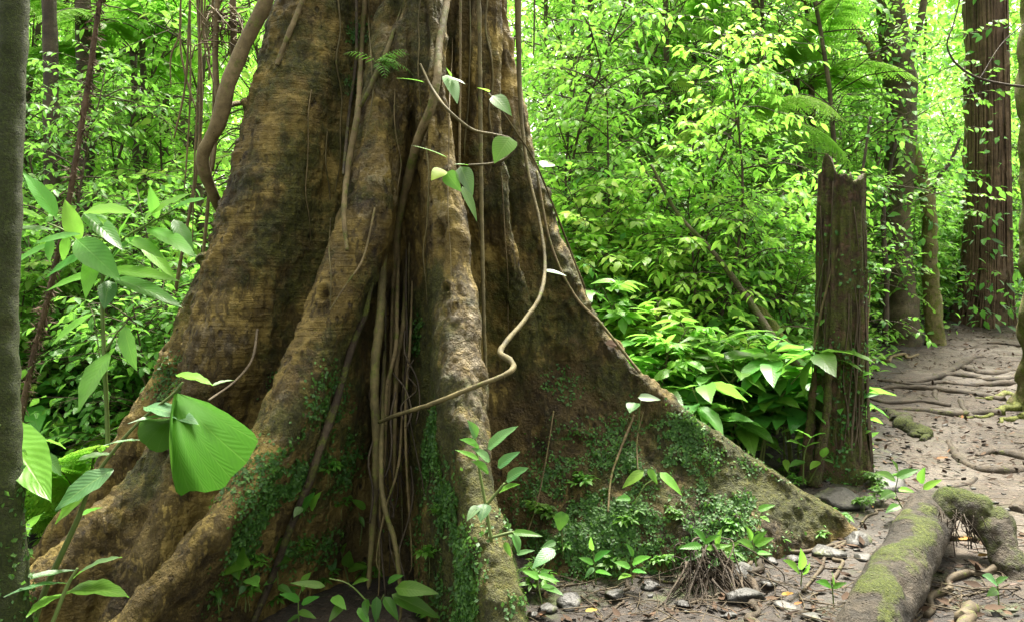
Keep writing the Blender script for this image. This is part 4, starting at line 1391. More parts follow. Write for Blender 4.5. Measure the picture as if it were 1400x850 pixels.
tube_thing('dry_twig', pix([(352, 450, 3.8, .006), (345, 490, 3.6, .006), (322, 520, 3.3, .005), (285, 547, 2.9, .004)]), 'twig', 'dry forked twig leaning on trunk above the fan leaf', 'twig', n=30, seg=6)

# --- seedlings growing on and before the roots: stems, leaves (bx, by, tx, ty, ratio, material)
SD = [
    ('sapling', 'leafy sapling with pale waxy leaves sprouting beside the central root', 3.0, [[(672, 740), (664, 690), (655, 640), (648, 585)], [(665, 690), (690, 660)], [(670, 735), (700, 727), (715, 728)]],
     [(652, 597, 642, 576, .5, 'lsilver'), (666, 613, 704, 582, .36, 'lsilver'), (680, 638, 709, 617, .45, 'lsilver'), (692, 656, 720, 639, .5, 'lsilver'), (670, 630, 648, 612, .45, 'lsilver'), (668, 645, 648, 630, .5, 'lhero'), (655, 628, 624, 614, .26, 'lhero'), (683, 672, 707, 660, .4, 'lhero'), (664, 688, 657, 712, .75, 'lsilver'), (655, 690, 638, 711, .5, 'lsilver'), (700, 727, 741, 733, .25, 'lhero'), (703, 729, 711, 757, .45, 'lhero'), (706, 757, 730, 752, .3, 'lsilver'), (655, 610, 632, 600, .4, 'lhero'), (690, 740, 698, 762, .4, 'lhero')]),
    ('compound_leaf_seedling', 'large ribbed leaf seedling at the bottom foot of the central cleft', 2.85, [[(520, 870), (518, 830), (525, 812)], [(518, 840), (480, 800), (450, 790)]],
     [(540, 803, 597, 812, .36, 'lhero'), (535, 812, 602, 846, .33, 'lhero'), (525, 815, 545, 848, .42, 'lhero'), (515, 815, 514, 852, .4, 'lhero'), (500, 818, 500, 845, .4, 'lhero'), (480, 800, 502, 790, .4, 'lhero'), (445, 801, 396, 797, .25, 'lhero'), (530, 795, 550, 786, .4, 'lhero'), (470, 822, 450, 850, .4, 'lhero'), (455, 815, 472, 832, .45, 'lbright'), (490, 830, 505, 855, .45, 'lmid')]),
    ('seedling', 'small plant with upright oval leaves left of the ribbed seedling', 3.0, [[(478, 800), (470, 770), (465, 745)], [(430, 850), (445, 790), (455, 760)]],
     [(458, 778, 442, 752, .45, 'lsilver'), (475, 775, 477, 754, .7, 'lhero'), (476, 778, 500, 774, .35, 'lhero'), (468, 756, 472, 742, .5, 'lhero'), (455, 760, 440, 765, .4, 'lhero')]),
    ('seedling', 'seedling with a pair of heart leaves on the slanting root', 3.25, [[(395, 735), (402, 705), (415, 690)]], [(412, 700, 428, 672, .55, 'lhero'), (425, 697, 436, 672, .6, 'lbright'), (412, 692, 402, 706, .6, 'lsilver')]),
    ('seedling', 'single leaf sprout in the ivy near the cleft bottom', 3.3, [[(492, 745), (495, 715), (490, 700)]], [(500, 695, 480, 682, .5, 'lhero'), (492, 705, 498, 720, .4, 'lmid')]),
    ('seedling', 'seedling with large heart leaves at the foot of left middle ridge', 2.95, [[(300, 840), (296, 800), (300, 770)], [(322, 830), (332, 790)]],
     [(302, 768, 340, 772, .9, 'lhero'), (320, 745, 322, 792, .8, 'lhero'), (290, 808, 278, 796, .8, 'lbright'), (296, 800, 302, 826, .3, 'lhero'), (334, 800, 328, 812, .7, 'lsilver'), (340, 790, 352, 800, .7, 'lmid')]),
    ('seedling', 'cluster of small round leaves below the long slanting root', 3.1, [[(380, 800), (378, 770), (370, 750)]], [(372, 752, 388, 736, .6, 'lhero'), (375, 760, 362, 745, .6, 'lmid'), (378, 770, 395, 765, .5, 'lhero'), (380, 800, 400, 812, .5, 'lmid'), (378, 790, 360, 800, .5, 'lmid')]),
    ('seedling', 'leafy sprout at the bottom edge between two left roots', 2.8, [[(410, 870), (408, 820), (415, 800)]], [(410, 820, 384, 812, .4, 'lmid'), (412, 825, 436, 815, .4, 'lmid'), (410, 840, 390, 852, .4, 'lhero'), (412, 805, 420, 785, .4, 'lmid'), (408, 835, 432, 845, .4, 'ldark')]),
    ('seedling', 'round leaf seedling right of the central root foot', 3.2, [[(770, 760), (768, 735), (767, 712)]], [(768, 698, 766, 726, .8, 'lhero'), (760, 740, 740, 750, .4, 'lmid')]),
    ('seedling', 'silvery leaved seedling on the soil by the central root', 3.1, [[(742, 830), (735, 790), (745, 770)]], [(758, 750, 728, 776, .5, 'lsilver'), (735, 785, 765, 795, .3, 'lmid'), (738, 790, 715, 780, .4, 'lmid'), (740, 800, 770, 812, .35, 'lmid')]),
    ('seedling', 'three drooping bright leaves sprouting on the right buttress', 3.9, [[(868, 690), (880, 665), (893, 655)]], [(880, 643, 851, 667, .4, 'lbright'), (886, 640, 899, 662, .42, 'lbright'), (902, 645, 933, 676, .36, 'lbright'), (862, 680, 843, 683, .4, 'lhero')]),
    ('seedling', 'two flat round leaves high on the right buttress face', 4.25, [[(873, 590), (874, 565), (876, 548)]], [(872, 543, 904, 546, .45, 'lsilver'), (868, 550, 861, 563, .9, 'lhero')]),
    ('seedling', 'single pale leaf near the tip of the right buttress', 4.1, [[(1035, 720), (1040, 705), (1042, 698)]], [(1036, 697, 1060, 690, .45, 'lhero'), (1040, 705, 1052, 712, .4, 'lmid')]),
    ('seedling', 'leafy fern-like sprout at the foot of the right buttress', 3.85, [[(960, 790), (958, 760), (965, 740)], [(985, 780), (990, 750)]],
     [(960, 745, 930, 750, .3, 'lhero'), (962, 742, 985, 730, .3, 'lhero'), (965, 750, 1000, 745, .28, 'lhero'), (960, 755, 935, 768, .3, 'lhero'), (990, 752, 1012, 740, .35, 'lhero'), (988, 757, 1010, 765, .3, 'lmid'), (965, 740, 950, 722, .35, 'lmid'), (985, 765, 970, 775, .4, 'lmid'), (980, 745, 985, 722, .35, 'lhero')]),
    ('seedling', 'bright herb at right buttress foot, beside the fern-like sprout', 4.0, [[(1035, 780), (1030, 750), (1028, 735)]],
     [(1030, 748, 1010, 738, .45, 'lhero'), (1032, 745, 1058, 735, .45, 'lhero'), (1028, 738, 1022, 720, .45, 'lbright'), (1035, 755, 1055, 757, .4, 'lmid'), (1030, 742, 1048, 725, .4, 'lhero')]),
    ('seedling', 'low green plant in the shade below the right buttress', 3.7, [[(865, 800), (862, 775), (866, 755)]],
     [(862, 775, 840, 768, .4, 'lmid'), (864, 770, 888, 760, .4, 'lmid'), (866, 760, 858, 742, .4, 'lmid'), (864, 780, 884, 782, .4, 'lmid'), (862, 785, 846, 790, .4, 'ldark')]),
    ('seedling', 'dim leafy sprout in the shade right of the central root', 3.6, [[(815, 800), (812, 770), (810, 750)]],
     [(812, 770, 792, 762, .4, 'ldark'), (812, 765, 832, 752, .4, 'lmid'), (810, 752, 806, 735, .4, 'lmid'), (814, 780, 836, 785, .35, 'ldark'), (812, 775, 800, 790, .35, 'lmid')]),
    ('seedling', 'three leaf bright sprout on the stony soil left of the fallen log', 3.9, [[(1095, 800), (1096, 780), (1094, 765)]], [(1093, 782, 1075, 765, .4, 'lbright'), (1096, 778, 1098, 752, .45, 'lbright'), (1098, 785, 1110, 772, .35, 'lhero')]),
    ('seedling', 'small shoot by the muddy stones near the fallen log', 3.6, [[(1140, 830), (1138, 805), (1136, 795)]], [(1136, 800, 1118, 795, .4, 'lhero'), (1138, 803, 1158, 796, .4, 'lhero'), (1138, 797, 1142, 782, .4, 'lhero')]),
    ('seedling', 'heart leaf plant rising behind the fallen log end', 4.4, [[(1240, 705), (1225, 675), (1228, 650)], [(1238, 700), (1262, 668)]],
     [(1226, 652, 1258, 641, .45, 'lhero'), (1224, 655, 1200, 645, .45, 'lhero'), (1228, 668, 1250, 672, .45, 'lbright'), (1222, 672, 1205, 682, .45, 'lhero'), (1262, 668, 1288, 655, .4, 'lbright'), (1260, 672, 1280, 682, .4, 'lhero'), (1228, 645, 1222, 628, .5, 'lhero'), (1258, 660, 1262, 640, .45, 'lhero'), (1230, 690, 1212, 700, .45, 'lhero')]),
    ('seedling', 'single pale leaf standing on top of the fallen log', 4.0, [[(1284, 700), (1284, 690), (1283, 684)]], [(1290, 676, 1282, 697, .5, 'lsilver')]),
    ('seedling', 'pale sprout in front of the arched mossy root', 3.35, [[(1366, 830), (1364, 800), (1362, 790)]], [(1362, 796, 1346, 786, .55, 'lsilver'), (1362, 796, 1377, 788, .5, 'lsilver'), (1363, 805, 1352, 815, .4, 'lhero')]),
]


def foot_depth(px, py):
    D_ = nrm(P(px, py, 1.) - [0, 0, CH])
    q = TV2 - [0, 0, CH]
    s_ = q @ D_
    m = (np.linalg.norm(q - s_[:, None] * D_, axis=1) < .02) & (np.sum(TN2 * D_, 1) < 0)
    dg_ = G(px, py)[1]
    return min(dg_, (s_[m] * D_[1]).min() - .03) if m.any() else dg_


for nm, lab, d, stems, lv in SD:
    e = empty(nm, (0, 0, 0), lab, 'seedling' if nm != 'sapling' else 'sapling')
    d = foot_depth(*stems[0][0])
    for s in stems:
        q = np.array([[*P(a, b, d), (.0035 if nm != 'sapling' else .006) * (1 - .4 * i / len(s))] for i, (a, b) in enumerate(s)])
        tube_thing('stem', q, 'stem', None, None, parent=e, n=14, seg=6, rough=.03)
    for i, (bx, by, tx, ty, ra, mt) in enumerate(lv):
        dz = rng.uniform(-.05, .02)
        leaf_obj('leaf', P(bx, by, d - .03), P(tx, ty, d - .07 + dz), mt, e, (rng.uniform(-.5, .5), -.6, .7), ra, a=.62, fold=.2, droop=.15, nl=7, rnd=float(rng.random()), wave=.03)

vr2 = np.random.default_rng(21)
for x0, y0, y1, r_v in ((462, -5, 260, .005), (506, -5, 190, .004), (531, 120, 330, .003), (573, -5, 180, .004), (583, 200, 420, .004), (616, -5, 420, .003), (641, -5, 300, .005), (668, -5, 240, .006), (560, 330, 600, .005), (690, 240, 520, .003), (452, 180, 420, .004), (420, 120, 330, .003)):
    ys = np.linspace(y0, y1, 7)
    xs = x0 + np.cumsum(vr2.normal(size=7) * 3.2)
    tube_thing('hanging_rootlet', on_bark([(a, b, .012, r_v * (1 if i < 5 else .5)) for i, (a, b) in enumerate(zip(xs, ys))]), 'greenvine' if r_v > .0035 else 'vine', 'thin rootlet running down the upper face of the giant trunk', 'aerial root', 'thin rootlets running down the upper giant trunk', n=60, seg=6, rough=.2, nscale=40, moss=.2)

# ------------------------------------------------------------------ broken stump
def stump_geo():
    b = G(1142, 650)
    d = b[1]
    rows = [(655, 1098, 1182), (620, 1104, 1181), (560, 1111, 1181), (480, 1115, 1181), (400, 1117, 1181), (300, 1119, 1180), (240, 1121, 1180), (195, 1122, 1179)]
    zz = np.array([P(0, y, d)[2] for y, _, _ in rows])
    cx = np.array([P((l + r) / 2, 0, d)[0] for _, l, r in rows])
    rr = np.array([(r - l) / 2 / F * d for _, l, r in rows])
    nt_, nz_ = 96, 110
    th = np.linspace(0, 2 * PI, nt_, endpoint=False)
    # jagged rim: a tall splinter on the left, a notch, a lower right edge
    a = np.mod(th, 2 * PI)
    topz = P(0, 245, d)[2] + .17 * np.exp(-(np.angle(np.exp(1j * (a - PI * 1.12))) / .42) ** 2) + .02 * np.exp(-(np.angle(np.exp(1j * (a - PI * 1.85))) / .3) ** 2) - .03 * np.exp(-(np.angle(np.exp(1j * (a - PI * 1.6))) / .3) ** 2)
    topz = topz + .012 * fbm(np.stack([np.cos(th) * 5, np.sin(th) * 5, 0 * th], 1), 3, 31)
    z0 = b[2] - .15
    V, A = [], []
    s = np.linspace(0, 1, nz_)
    Zg = z0 + (topz[None] - z0) * s[:, None]
    c = np.interp(Zg, zz[::1], cx) if zz[0] < zz[-1] else None
    r = np.interp(Zg, zz, rr)
    fl = 1 + .06 * sm(1.1, .1, Zg - b[2]) * np.cos(5 * th + .6)[None] + .16 * sm(.5, 0, Zg - b[2])
    q = np.stack([np.cos(th)[None] * 3 + 0 * Zg, np.sin(th)[None] * 3 + 0 * Zg, Zg * .9], -1).reshape(-1, 3)
    n_ = .15 * fbm(q * [2.2, 2.2, 1.2], 4, 32).reshape(Zg.shape) + .12 * np.maximum(0, fbm(q * [4, 4, 3], 3, 33).reshape(Zg.shape) - .2)
    n_ = n_ + .09 * fbm(np.stack([np.cos(th)[None] * .8 + 0 * Zg, np.sin(th)[None] * .8 + 0 * Zg, Zg * 1.6], -1).reshape(-1, 3), 2, 35).reshape(Zg.shape)
    rad = .92 * r * (fl + n_)
    out = np.stack([c + rad * np.cos(th)[None], d + rad * np.sin(th)[None], Zg], -1)
    # the hollow inside
    ni = 18
    dep = np.linspace(0.02, .5, ni)
    inn = np.stack([out[-1, :, 0][None] + (c[-1][None] - out[-1, :, 0][None]) * (.28 + .3 * (dep[:, None] / .5) ** 2), d + (out[-1, :, 1][None] - d) * (.72 - .3 * (dep[:, None] / .5) ** 2), Zg[-1][None] - dep[:, None]], -1)
    V = np.concatenate([out, inn]).reshape(-1, 3)
    nr_ = nz_ + ni
    i = np.arange(nr_ - 1)[:, None] * nt_
    j = np.arange(nt_)[None]
    j2 = (j + 1) % nt_
    Q = np.stack([i + j, i + j2, i + nt_ + j2, i + nt_ + j], -1).reshape(-1, 4)
    o0 = (nr_ - 1) * nt_
    Q = np.vstack([Q, [[o0 + k_, o0 + k_ + 1, o0 + nt_ - 2 - k_, o0 + nt_ - 1 - k_] for k_ in range(nt_ // 2 - 1)]])
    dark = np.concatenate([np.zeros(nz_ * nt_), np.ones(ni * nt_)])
    moss = np.concatenate([.4 * np.ones(nz_ * nt_), np.zeros(ni * nt_)])
    return V, Q, dark, moss, b, d


sV, sQ, sD, sM, sb, sd_ = stump_geo()
stump = empty('broken_stump', (0, 0, 0), 'tall snapped dead tree stump with a jagged top beside the path', 'stump')
mbv = MB()
vr_ = np.random.default_rng(12)
zt = P(0, 250, sd_)[2]
cxm = P(1150, 0, sd_)[0]
for q in range(26):
    th0 = vr_.uniform(PI * .95, PI * 2.05)
    lo_, hi_ = vr_.uniform(-.1, .3), vr_.uniform(.5, 1.) ** .8
    zs = np.linspace(sb[2] + lo_, sb[2] + lo_ + hi_ * (zt - sb[2] - lo_), 7)
    tt = th0 + np.cumsum(vr_.normal(size=7) * .13)
    rr_ = np.interp(zs, [sb[2], sb[2] + .5, zt], [.205, .172, .156])
    mbv.add(*tube(np.stack([cxm + rr_ * np.cos(tt), sd_ + rr_ * np.sin(tt), zs], 1), [.008 * vr_.uniform(.4, 1.3), .003], 26, 5, .2, 30))
mbv.build('vine_strands', M['twig'], stump)['kind'] = 'stuff'
k_ = rng.choice(len(sV), 1500, p=(lambda w_: w_ / w_.sum())(np.where(sD < .5, np.clip(fbm(sV * 3.5, 3, 36) + .1, 0, 1) * sm(zt, sb[2], sV[:, 2]) + 1e-6, 0)))
nn_ = nrm((sV[k_] - [cxm, sd_, 0]) * [1, 1, 0])
mbv = MB()
Vv, Qq, Uu, Aa = scatter(LT, sV[k_] + nn_ * .008, rng.normal(size=(1500, 3)) - [0, 0, .4], nn_ + .5 * rng.normal(size=(1500, 3)), .014 + .022 * rng.random(1500), rng.random(1500))
mbv.add(Vv, Qq, Uu, rnd=Aa)
mbv.build('ivy', M['ivy'], stump)['kind'] = 'stuff'
link('trunk', mesh('trunk', sV, sQ, M['stump'], None, {'dark': sD, 'moss': sM}), stump)
for rows, mt, nm in (([(1116, 490, -.06, .006), (1112, 530, -.1, .02), (1109, 570, -.12, .028), (1105, 610, -.14, .034), (1100, 660, -.15, .04)], 'stump', 'buttress'),
                     ([(1138, 430, -.1, .005), (1135, 490, -.15, .018), (1130, 560, -.2, .026), (1124, 610, -.25, .035), (1112, 665, -.28, .045)], 'stump', 'buttress')):
    tube_thing(nm, pix([(a, b, sd_ + c, r) for a, b, c, r in rows]), mt, None, None, parent=stump, n=30, seg=9, rough=.3, nscale=14, moss=.3)
for rows, lab in (([(1163, 236, 5.5, .006), (1158, 300, 5.42, .007), (1140, 360, 5.4, .008), (1124, 420, 5.42, .008), (1112, 480, 5.45, .008)], 'pale thin vine stem slanting down the broken stump'),
                  ([(1180, 330, 5.45, .006), (1172, 400, 5.42, .007), (1160, 480, 5.4, .008), (1150, 560, 5.4, .008), (1165, 640, 5.4, .008)], 'dry vine winding down the right half of the stump'),
                  ([(1190, 380, 5.5, .005), (1186, 450, 5.42, .006), (1178, 540, 5.4, .006), (1180, 620, 5.4, .006)], 'thin vine along the right edge of the stump')):
    tube_thing('vine', pix(rows), 'greenvine', lab, 'vine', n=50, seg=7, rough=.1, nscale=30)
cs = [[(1140, 650, 5.38, .006), (1132, 560, 5.42, .005), (1148, 470, 5.44, .005), (1150, 390, 5.46, .004), (1138, 320, 5.48, .003)], [(1168, 650, 5.38, .006), (1177, 560, 5.42, .005), (1160, 500, 5.42, .004), (1166, 430, 5.46, .003)], [(1102, 620, 5.45, .005), (1110, 520, 5.45, .004), (1114, 430, 5.5, .003), (1126, 360, 5.48, .003)]]
e = empty('stump_climber', (0, 0, 0), 'green leafy climber growing up the front of the broken stump', 'climber')
kr = np.random.default_rng(3)
for s_i, s in enumerate(cs):
    q = pix(s)
    tube_thing('stem', q, 'stem', None, None, parent=e, n=30, seg=6)
    c_ = spline(q, 60)
    for i in range(9 if s_i < 2 else 8):
        p = c_[int(6 + i * 53 / 9 + kr.uniform(-2, 2)), :3]
        sg = 1 if i % 2 else -1
        v = np.array([sg * kr.uniform(.5, 1.), -kr.uniform(.3, .8), kr.uniform(-.5, .7)])
        L = kr.uniform(.05, .13)
        pt = p + nrm(v) * .025
        V, Q, U = tube([p, pt], [.002, .0015], 3, 4)
        leaf_obj('leaf', pt, pt + nrm(v) * L, kr.choice(['lhero', 'lbright', 'lmid']), e, (0, -.7, .6), kr.choice([.35, .5, .75]), a=.6, rnd=float(kr.random()))
plant_px('leafy_herb', 'bright herb clump rising at the left foot of the broken stump', 'plant',
         [[(1098, 660, 5.2, .005), (1100, 620, 5.2, .004), (1110, 595, 5.2, .003)], [(1105, 660, 5.2, .004), (1125, 625, 5.15, .003)]],
         [(a, b, 5.18, c, d, 5.1, r, m, u) for a, b, c, d, r, m, u in (
             (1100, 610, 1078, 600, .45, 'lhero', UPT), (1100, 612, 1120, 602, .45, 'lhero', UPT), (1110, 597, 1128, 590, .45, 'lbright', UPT), (1108, 598, 1090, 585, .45, 'lbright', UPT), (1125, 627, 1140, 632, .45, 'lhero', UPT), (1120, 630, 1108, 640, .45, 'lbright', UPT), (1100, 630, 1080, 636, .45, 'lhero', UPT), (1125, 625, 1130, 608, .45, 'lhero', UPT))])

# ------------------------------------------------------------------ standing trees on the right


def trunk_leaves(c_, n_, lo, hi, size, mat, parent, name='epiphytes', spread=.06, tpl='oval'):
    k = rng.integers(int(lo * len(c_)), int(hi * len(c_)), n_)
    th = rng.uniform(0, 6.28, n_)
    nn = np.stack([np.cos(th), np.sin(th), 0 * th], 1)
    mb = MB()
    V, Q, U, A = scatter(TPL[tpl], c_[k, :3] + nn * (c_[k, 3:] + spread * rng.random((n_, 1))), nn + .7 * rng.normal(size=(n_, 3)) - [0, 0, .3], nn * .4 + .3 * rng.normal(size=(n_, 3)) + [0, 0, .7], size * rng.uniform(.6, 1.3, n_), rng.random(n_))
    mb.add(V, Q, U, rnd=A)
    o_ = mb.build(name, M[mat], parent)
    o_['kind'] = 'stuff'
    return o_


dT = G(1234, 472)[1]
fk = empty('forked_tree', (0, 0, 0), 'forked mossy tree with leafy creepers standing at the left edge of the path end', 'tree')
r1 = pix([(1236, 500, dT, .30), (1236, 470, dT, .24), (1232, 400, dT, .20), (1226, 300, dT, .19), (1230, 230, dT, .19), (1234, 150, dT, .2), (1226, 70, dT, .2), (1214, -20, dT, .19), (1205, -200, dT, .17)])
tube_thing('trunk', r1, 'trunk', None, None, parent=fk, n=120, seg=18, rough=.16, nscale=6, moss=.3)
trunk_leaves(spline(r1, 200), 800, .25, .9, .13, 'lmid', fk, spread=.6)
tube_thing('limb', pix([(1222, 112, dT, .07), (1205, 92, dT, .065), (1180, 55, dT - .1, .06), (1150, 25, dT - .2, .055), (1110, 4, dT - .3, .05), (1060, -20, dT - .4, .05)]), 'mosstrunk', None, None, parent=fk, n=50, seg=9, rough=.15, moss=.3)
tube_thing('limb', pix([(1232, 100, dT, .06), (1250, 60, dT, .05), (1262, 10, dT, .05), (1270, -60, dT, .05)]), 'trunk', None, None, parent=fk, n=30, seg=9, rough=.15)
ln = empty('leaning_tree', (0, 0, 0), 'slim mossy tree leaning off the forked tree, its base on the path edge', 'tree')
r2 = pix([(1282, 490, dT, .16), (1279, 462, dT, .13), (1272, 380, dT, .11), (1270, 290, dT, .1), (1262, 255, dT, .1), (1250, 215, dT, .1), (1240, 180, dT + .1, .09), (1236, 140, dT + .2, .07)])
tube_thing('trunk', r2, 'mosstrunk', None, None, parent=ln, n=100, seg=14, rough=.18, nscale=8, moss=.35)
tube_thing('limb', pix([(1270, 280, dT, .04), (1282, 245, dT, .035), (1300, 220, dT, .03), (1312, 190, dT, .02)]), 'trunkdark', None, None, parent=ln, n=30, seg=8, rough=.15)
trunk_leaves(spline(r2, 200), 120, .15, .9, .1, 'lbright', ln, spread=.25)
for rows, lab in (([(1210, 470, dT - .6, .04), (1212, 380, dT - .6, .035), (1208, 290, dT - .6, .03), (1225, 190, dT - .6, .025), (1240, 165, dT - .6, .02)], 'thin dark crooked trunk just left of the forked tree'),
                  ([(1000, 520, 8.1, .03), (1003, 380, 8.1, .03), (1002, 300, 8.1, .03)], 'thin brown trunk rising under the tree fern'),
                  ([(1170, 520, 7.6, .025), (1172, 420, 7.6, .02), (1160, 330, 7.6, .018), (1178, 240, 7.6, .015), (1190, 160, 7.6, .01)], 'thin dark sapling trunk behind the broken stump')):
    t = empty('forest_tree', (0, 0, 0), lab, 'tree')
    q = pix(rows)
    tube_thing('trunk', q, 'trunkdark', None, None, parent=t, n=40, seg=9, rough=.15)
    trunk_leaves(spline(q, 100), 60, .3, 1., .09, 'lmid', t, 'foliage', .3)
# the big fibrous tree
dB = G(1348, 452)[1] + .6
big = empty('vine_draped_tree', (0, 0, 0), 'big reddish trunk draped in fibrous vines near the right edge', 'tree')
r3 = pix([(1340, 480, dB, .56), (1342, 430, dB, .45), (1346, 380, dB, .37), (1348, 280, dB, .33), (1348, 150, dB, .31), (1346, 0, dB, .30), (1344, -250, dB, .28)])
tube_thing('trunk', r3, 'trunkred', None, None, parent=big, n=90, seg=28, rough=.16, nscale=5, moss=.1)
mb = MB()
c_ = spline(r3, 100)
for q in range(90):
    th = rng.uniform(PI, 2 * PI)
    lo, hi = rng.integers(4, 45), rng.integers(50, 99)
    ks = np.linspace(hi, lo, 7).astype(int)
    th_ = th + np.cumsum(rng.normal(size=7) * .05)
    mb.add(*tube(np.stack([c_[ks, 0] + np.cos(th_) * (c_[ks, 3] * 1.04 + .02), c_[ks, 1] + np.sin(th_) * (c_[ks, 3] * 1.04 + .02), c_[ks, 2]], 1), .006 + .012 * rng.random(), 24, 5))
mb.build('vine_strands', M['trunkred'], big)['kind'] = 'stuff'
trunk_leaves(c_, 800, .12, .98, .15, 'lmid', big, spread=.8)
trunk_leaves(c_, 160, .1, .45, .2, 'lsilver', big, 'drooping_leaves', .3, 'lance')
# mossy tree at the right edge
rt0 = G(1412, 562)
rt = empty('mossy_tree', (0, 0, 0), 'yellow green mossy tree at the right photo edge, roots on path', 'tree')
d_ = rt0[1]
r4 = pix([(1452, 600, d_, .52), (1452, 565, d_, .42), (1452, 530, d_, .36), (1450, 450, d_, .335), (1448, 300, d_, .32), (1446, 100, d_, .31), (1446, -200, d_, .3)])
tube_thing('trunk', r4, 'mosstrunk', None, None, parent=rt, n=90, seg=26, rough=.16, nscale=5, moss=.4)


def ground_tube(rows, lift=.35, k=1.):
    """rows (px, py, r) laid on the ground"""
    out = []
    jr = np.random.default_rng(len(rows) * 7 + int(rows[0][0]))
    if k == 1. and len(rows) > 2:
        # crooked like a real root: extra bends between the given points
        rows = [tuple(v) for v in spline(np.array(rows, float), len(rows) * 3)]
        rows = [(a + jr.normal() * 5, b + jr.normal() * 2.2, r * jr.uniform(.65, 1.1) * .8) for a, b, r in rows]
    for a, b, r in rows:
        g = G(a, b)
        r = r * k
        out.append([g[0], g[1], g[2] + r * lift, r])
    return np.array(out)


tube_thing('root', ground_tube([(1425, 545, .1), (1398, 556, .07), (1370, 565, .045), (1345, 570, .03), (1310, 571, .015)]), 'mosstrunk', None, None, parent=rt, n=40, seg=10, rough=.2, moss=.8)
tube_thing('root', ground_tube([(1430, 560, .1), (1405, 568, .07), (1385, 575, .035), (1365, 577, .012)]), 'mosstrunk', None, None, parent=rt, n=40, seg=10, rough=.2, moss=.8)
tube_thing('root', ground_tube([(1420, 535, .06), (1390, 540, .045), (1360, 544, .035), (1330, 546, .015)]), 'mosstrunk', None, None, parent=rt, n=40, seg=10, rough=.2, moss=.6)
br = empty('bare_branch', (0, 0, 0), 'thin bare dark branch arching in from the upper right edge', 'branch')
tube_thing('stem', pix([(1460, 118, 7., .012), (1400, 119, 7., .012), (1340, 108, 7., .011), (1308, 88, 7., .010), (1295, 62, 7., .008), (1303, 35, 7., .007), (1312, 0, 7., .006), (1316, -30, 7., .005)]), 'trunkdark', None, None, parent=br, n=60, seg=7)
tube_thing('side_twig', pix([(1340, 108, 7., .007), (1370, 60, 7.05, .005), (1410, 25, 7.1, .004)]), 'trunkdark', None, None, parent=br, n=20, seg=6)
# leaning dead stems in the right thicket
for rows, mt, lab, mo in (([(890, 225, 6.9, .012), (925, 290, 6.8, .016), (975, 345, 6.6, .02), (1020, 405, 6.4, .026), (1060, 465, 6.2, .03), (1090, 500, 6.1, .034)], 'trunk', 'slanting dead stem leaning through the thicket left of the stump', .4),
                          ([(1020, 405, 6.9, .05), (1048, 440, 6.8, .06), (1072, 475, 6.7, .07), (1100, 520, 6.6, .08)], 'mosstrunk', 'thick mossy leaning log in the thicket beside the stump', .8),
                          ([(870, 210, 7.4, .012), (885, 240, 7.4, .012), (900, 265, 7.4, .013), (930, 310, 7.4, .013), (980, 340, 7.4, .014)], 'trunkdark', 'thin crooked dead branch in the thicket above the buttress', .2)):
    tube_thing('dead_stem', pix(rows), mt, lab, 'dead wood', n=60, seg=10, rough=.14, nscale=10, moss=mo)
tube_thing('hanging_vine', pix([(731, -40, 5.6, .006), (730, 60, 5.6, .006), (729, 75, 5.6, .004)]), 'trunkdark', 'short dark vine hanging beside the top right of giant trunk', 'vine', n=12, seg=6)
# tree fern
tf = PROTO['tf0']
tf[1] = True
q = P(1005, 185, 9.2)
tfs = tf[0]
gzz = gz1(q[0], q[1])
tfs.location = (float(q[0]), float(q[1]), float(gzz))
sc_ = .9
tfs.scale = (sc_, sc_, (q[2] - gzz) / 1.6)
tfs['label'] = 'feathery tree fern with dark slim trunk in the right thicket'
for i, (px, py, d, lab) in enumerate(((1090, 110, 11., 'broad feathery tree fern crown behind the broken stump top'), (185, 75, 8.8, 'feathery tree fern high in the thicket left of giant trunk'), (950, 60, 11.5, 'tall feathery tree fern at the top of the right thicket'))):
    q = P(px, py, d)
    g = gz1(q[0], q[1])
    src, used = PROTO['tf1']
    s_ = (1.05, 1.05, max(.7, (q[2] - g) / 2.8))
    if not used:
        PROTO['tf1'][1] = True
        src.location = (float(q[0]), float(q[1]), float(g))
        src.scale = s_
        src['label'] = lab
    else:
        copy_thing(src, (q[0], q[1], g), i * 1.3, s_, lab, None)
for k_ in list(PROTO):
    if not PROTO[k_][1]:
        for c in KIDS[PROTO[k_][0].name]:
            bpy.data.objects.remove(c)
        bpy.data.objects.remove(PROTO[k_][0])

# ------------------------------------------------------------------ fallen log and arched root
def mossy_tube(name, rows, mat, label, cat, n=150, seg=48, rough=.2, ns=7, parent=None, seed=5, base=.1):
    rows = np.asarray(rows, float)
    V, Q, U = tube(rows[:, :3], rows[:, 3], n, seg, rough, ns, seed)
    V = V + .012 * fbm(V * [9, 9, 9], 4, seed)[:, None] * np.array([.7, .5, 1]) - .02 * np.maximum(0, fbm(V * [16, 7, 16], 3, seed + 2) - .25)[:, None] * np.array([.3, 0, 1])
    c = spline(rows, n)
    hz = np.concatenate([(V[:n * seg].reshape(n, seg, 3) - c[:, None, :3])[..., 2].ravel() / np.repeat(c[:, 3], seg), [0, 0]])
    moss = np.clip(base + .7 * sm(.1, 1., hz) * sm(-.05, .6, fbm(V * 4.2, 4, seed + 9)), 0, 1)
    mb = MB()
    mb.add(V, Q, U, moss=moss)
    o = mb.build(name, M[mat], parent)
    if parent is None:
        tag(o, label, cat)
    return o, V, Q, moss


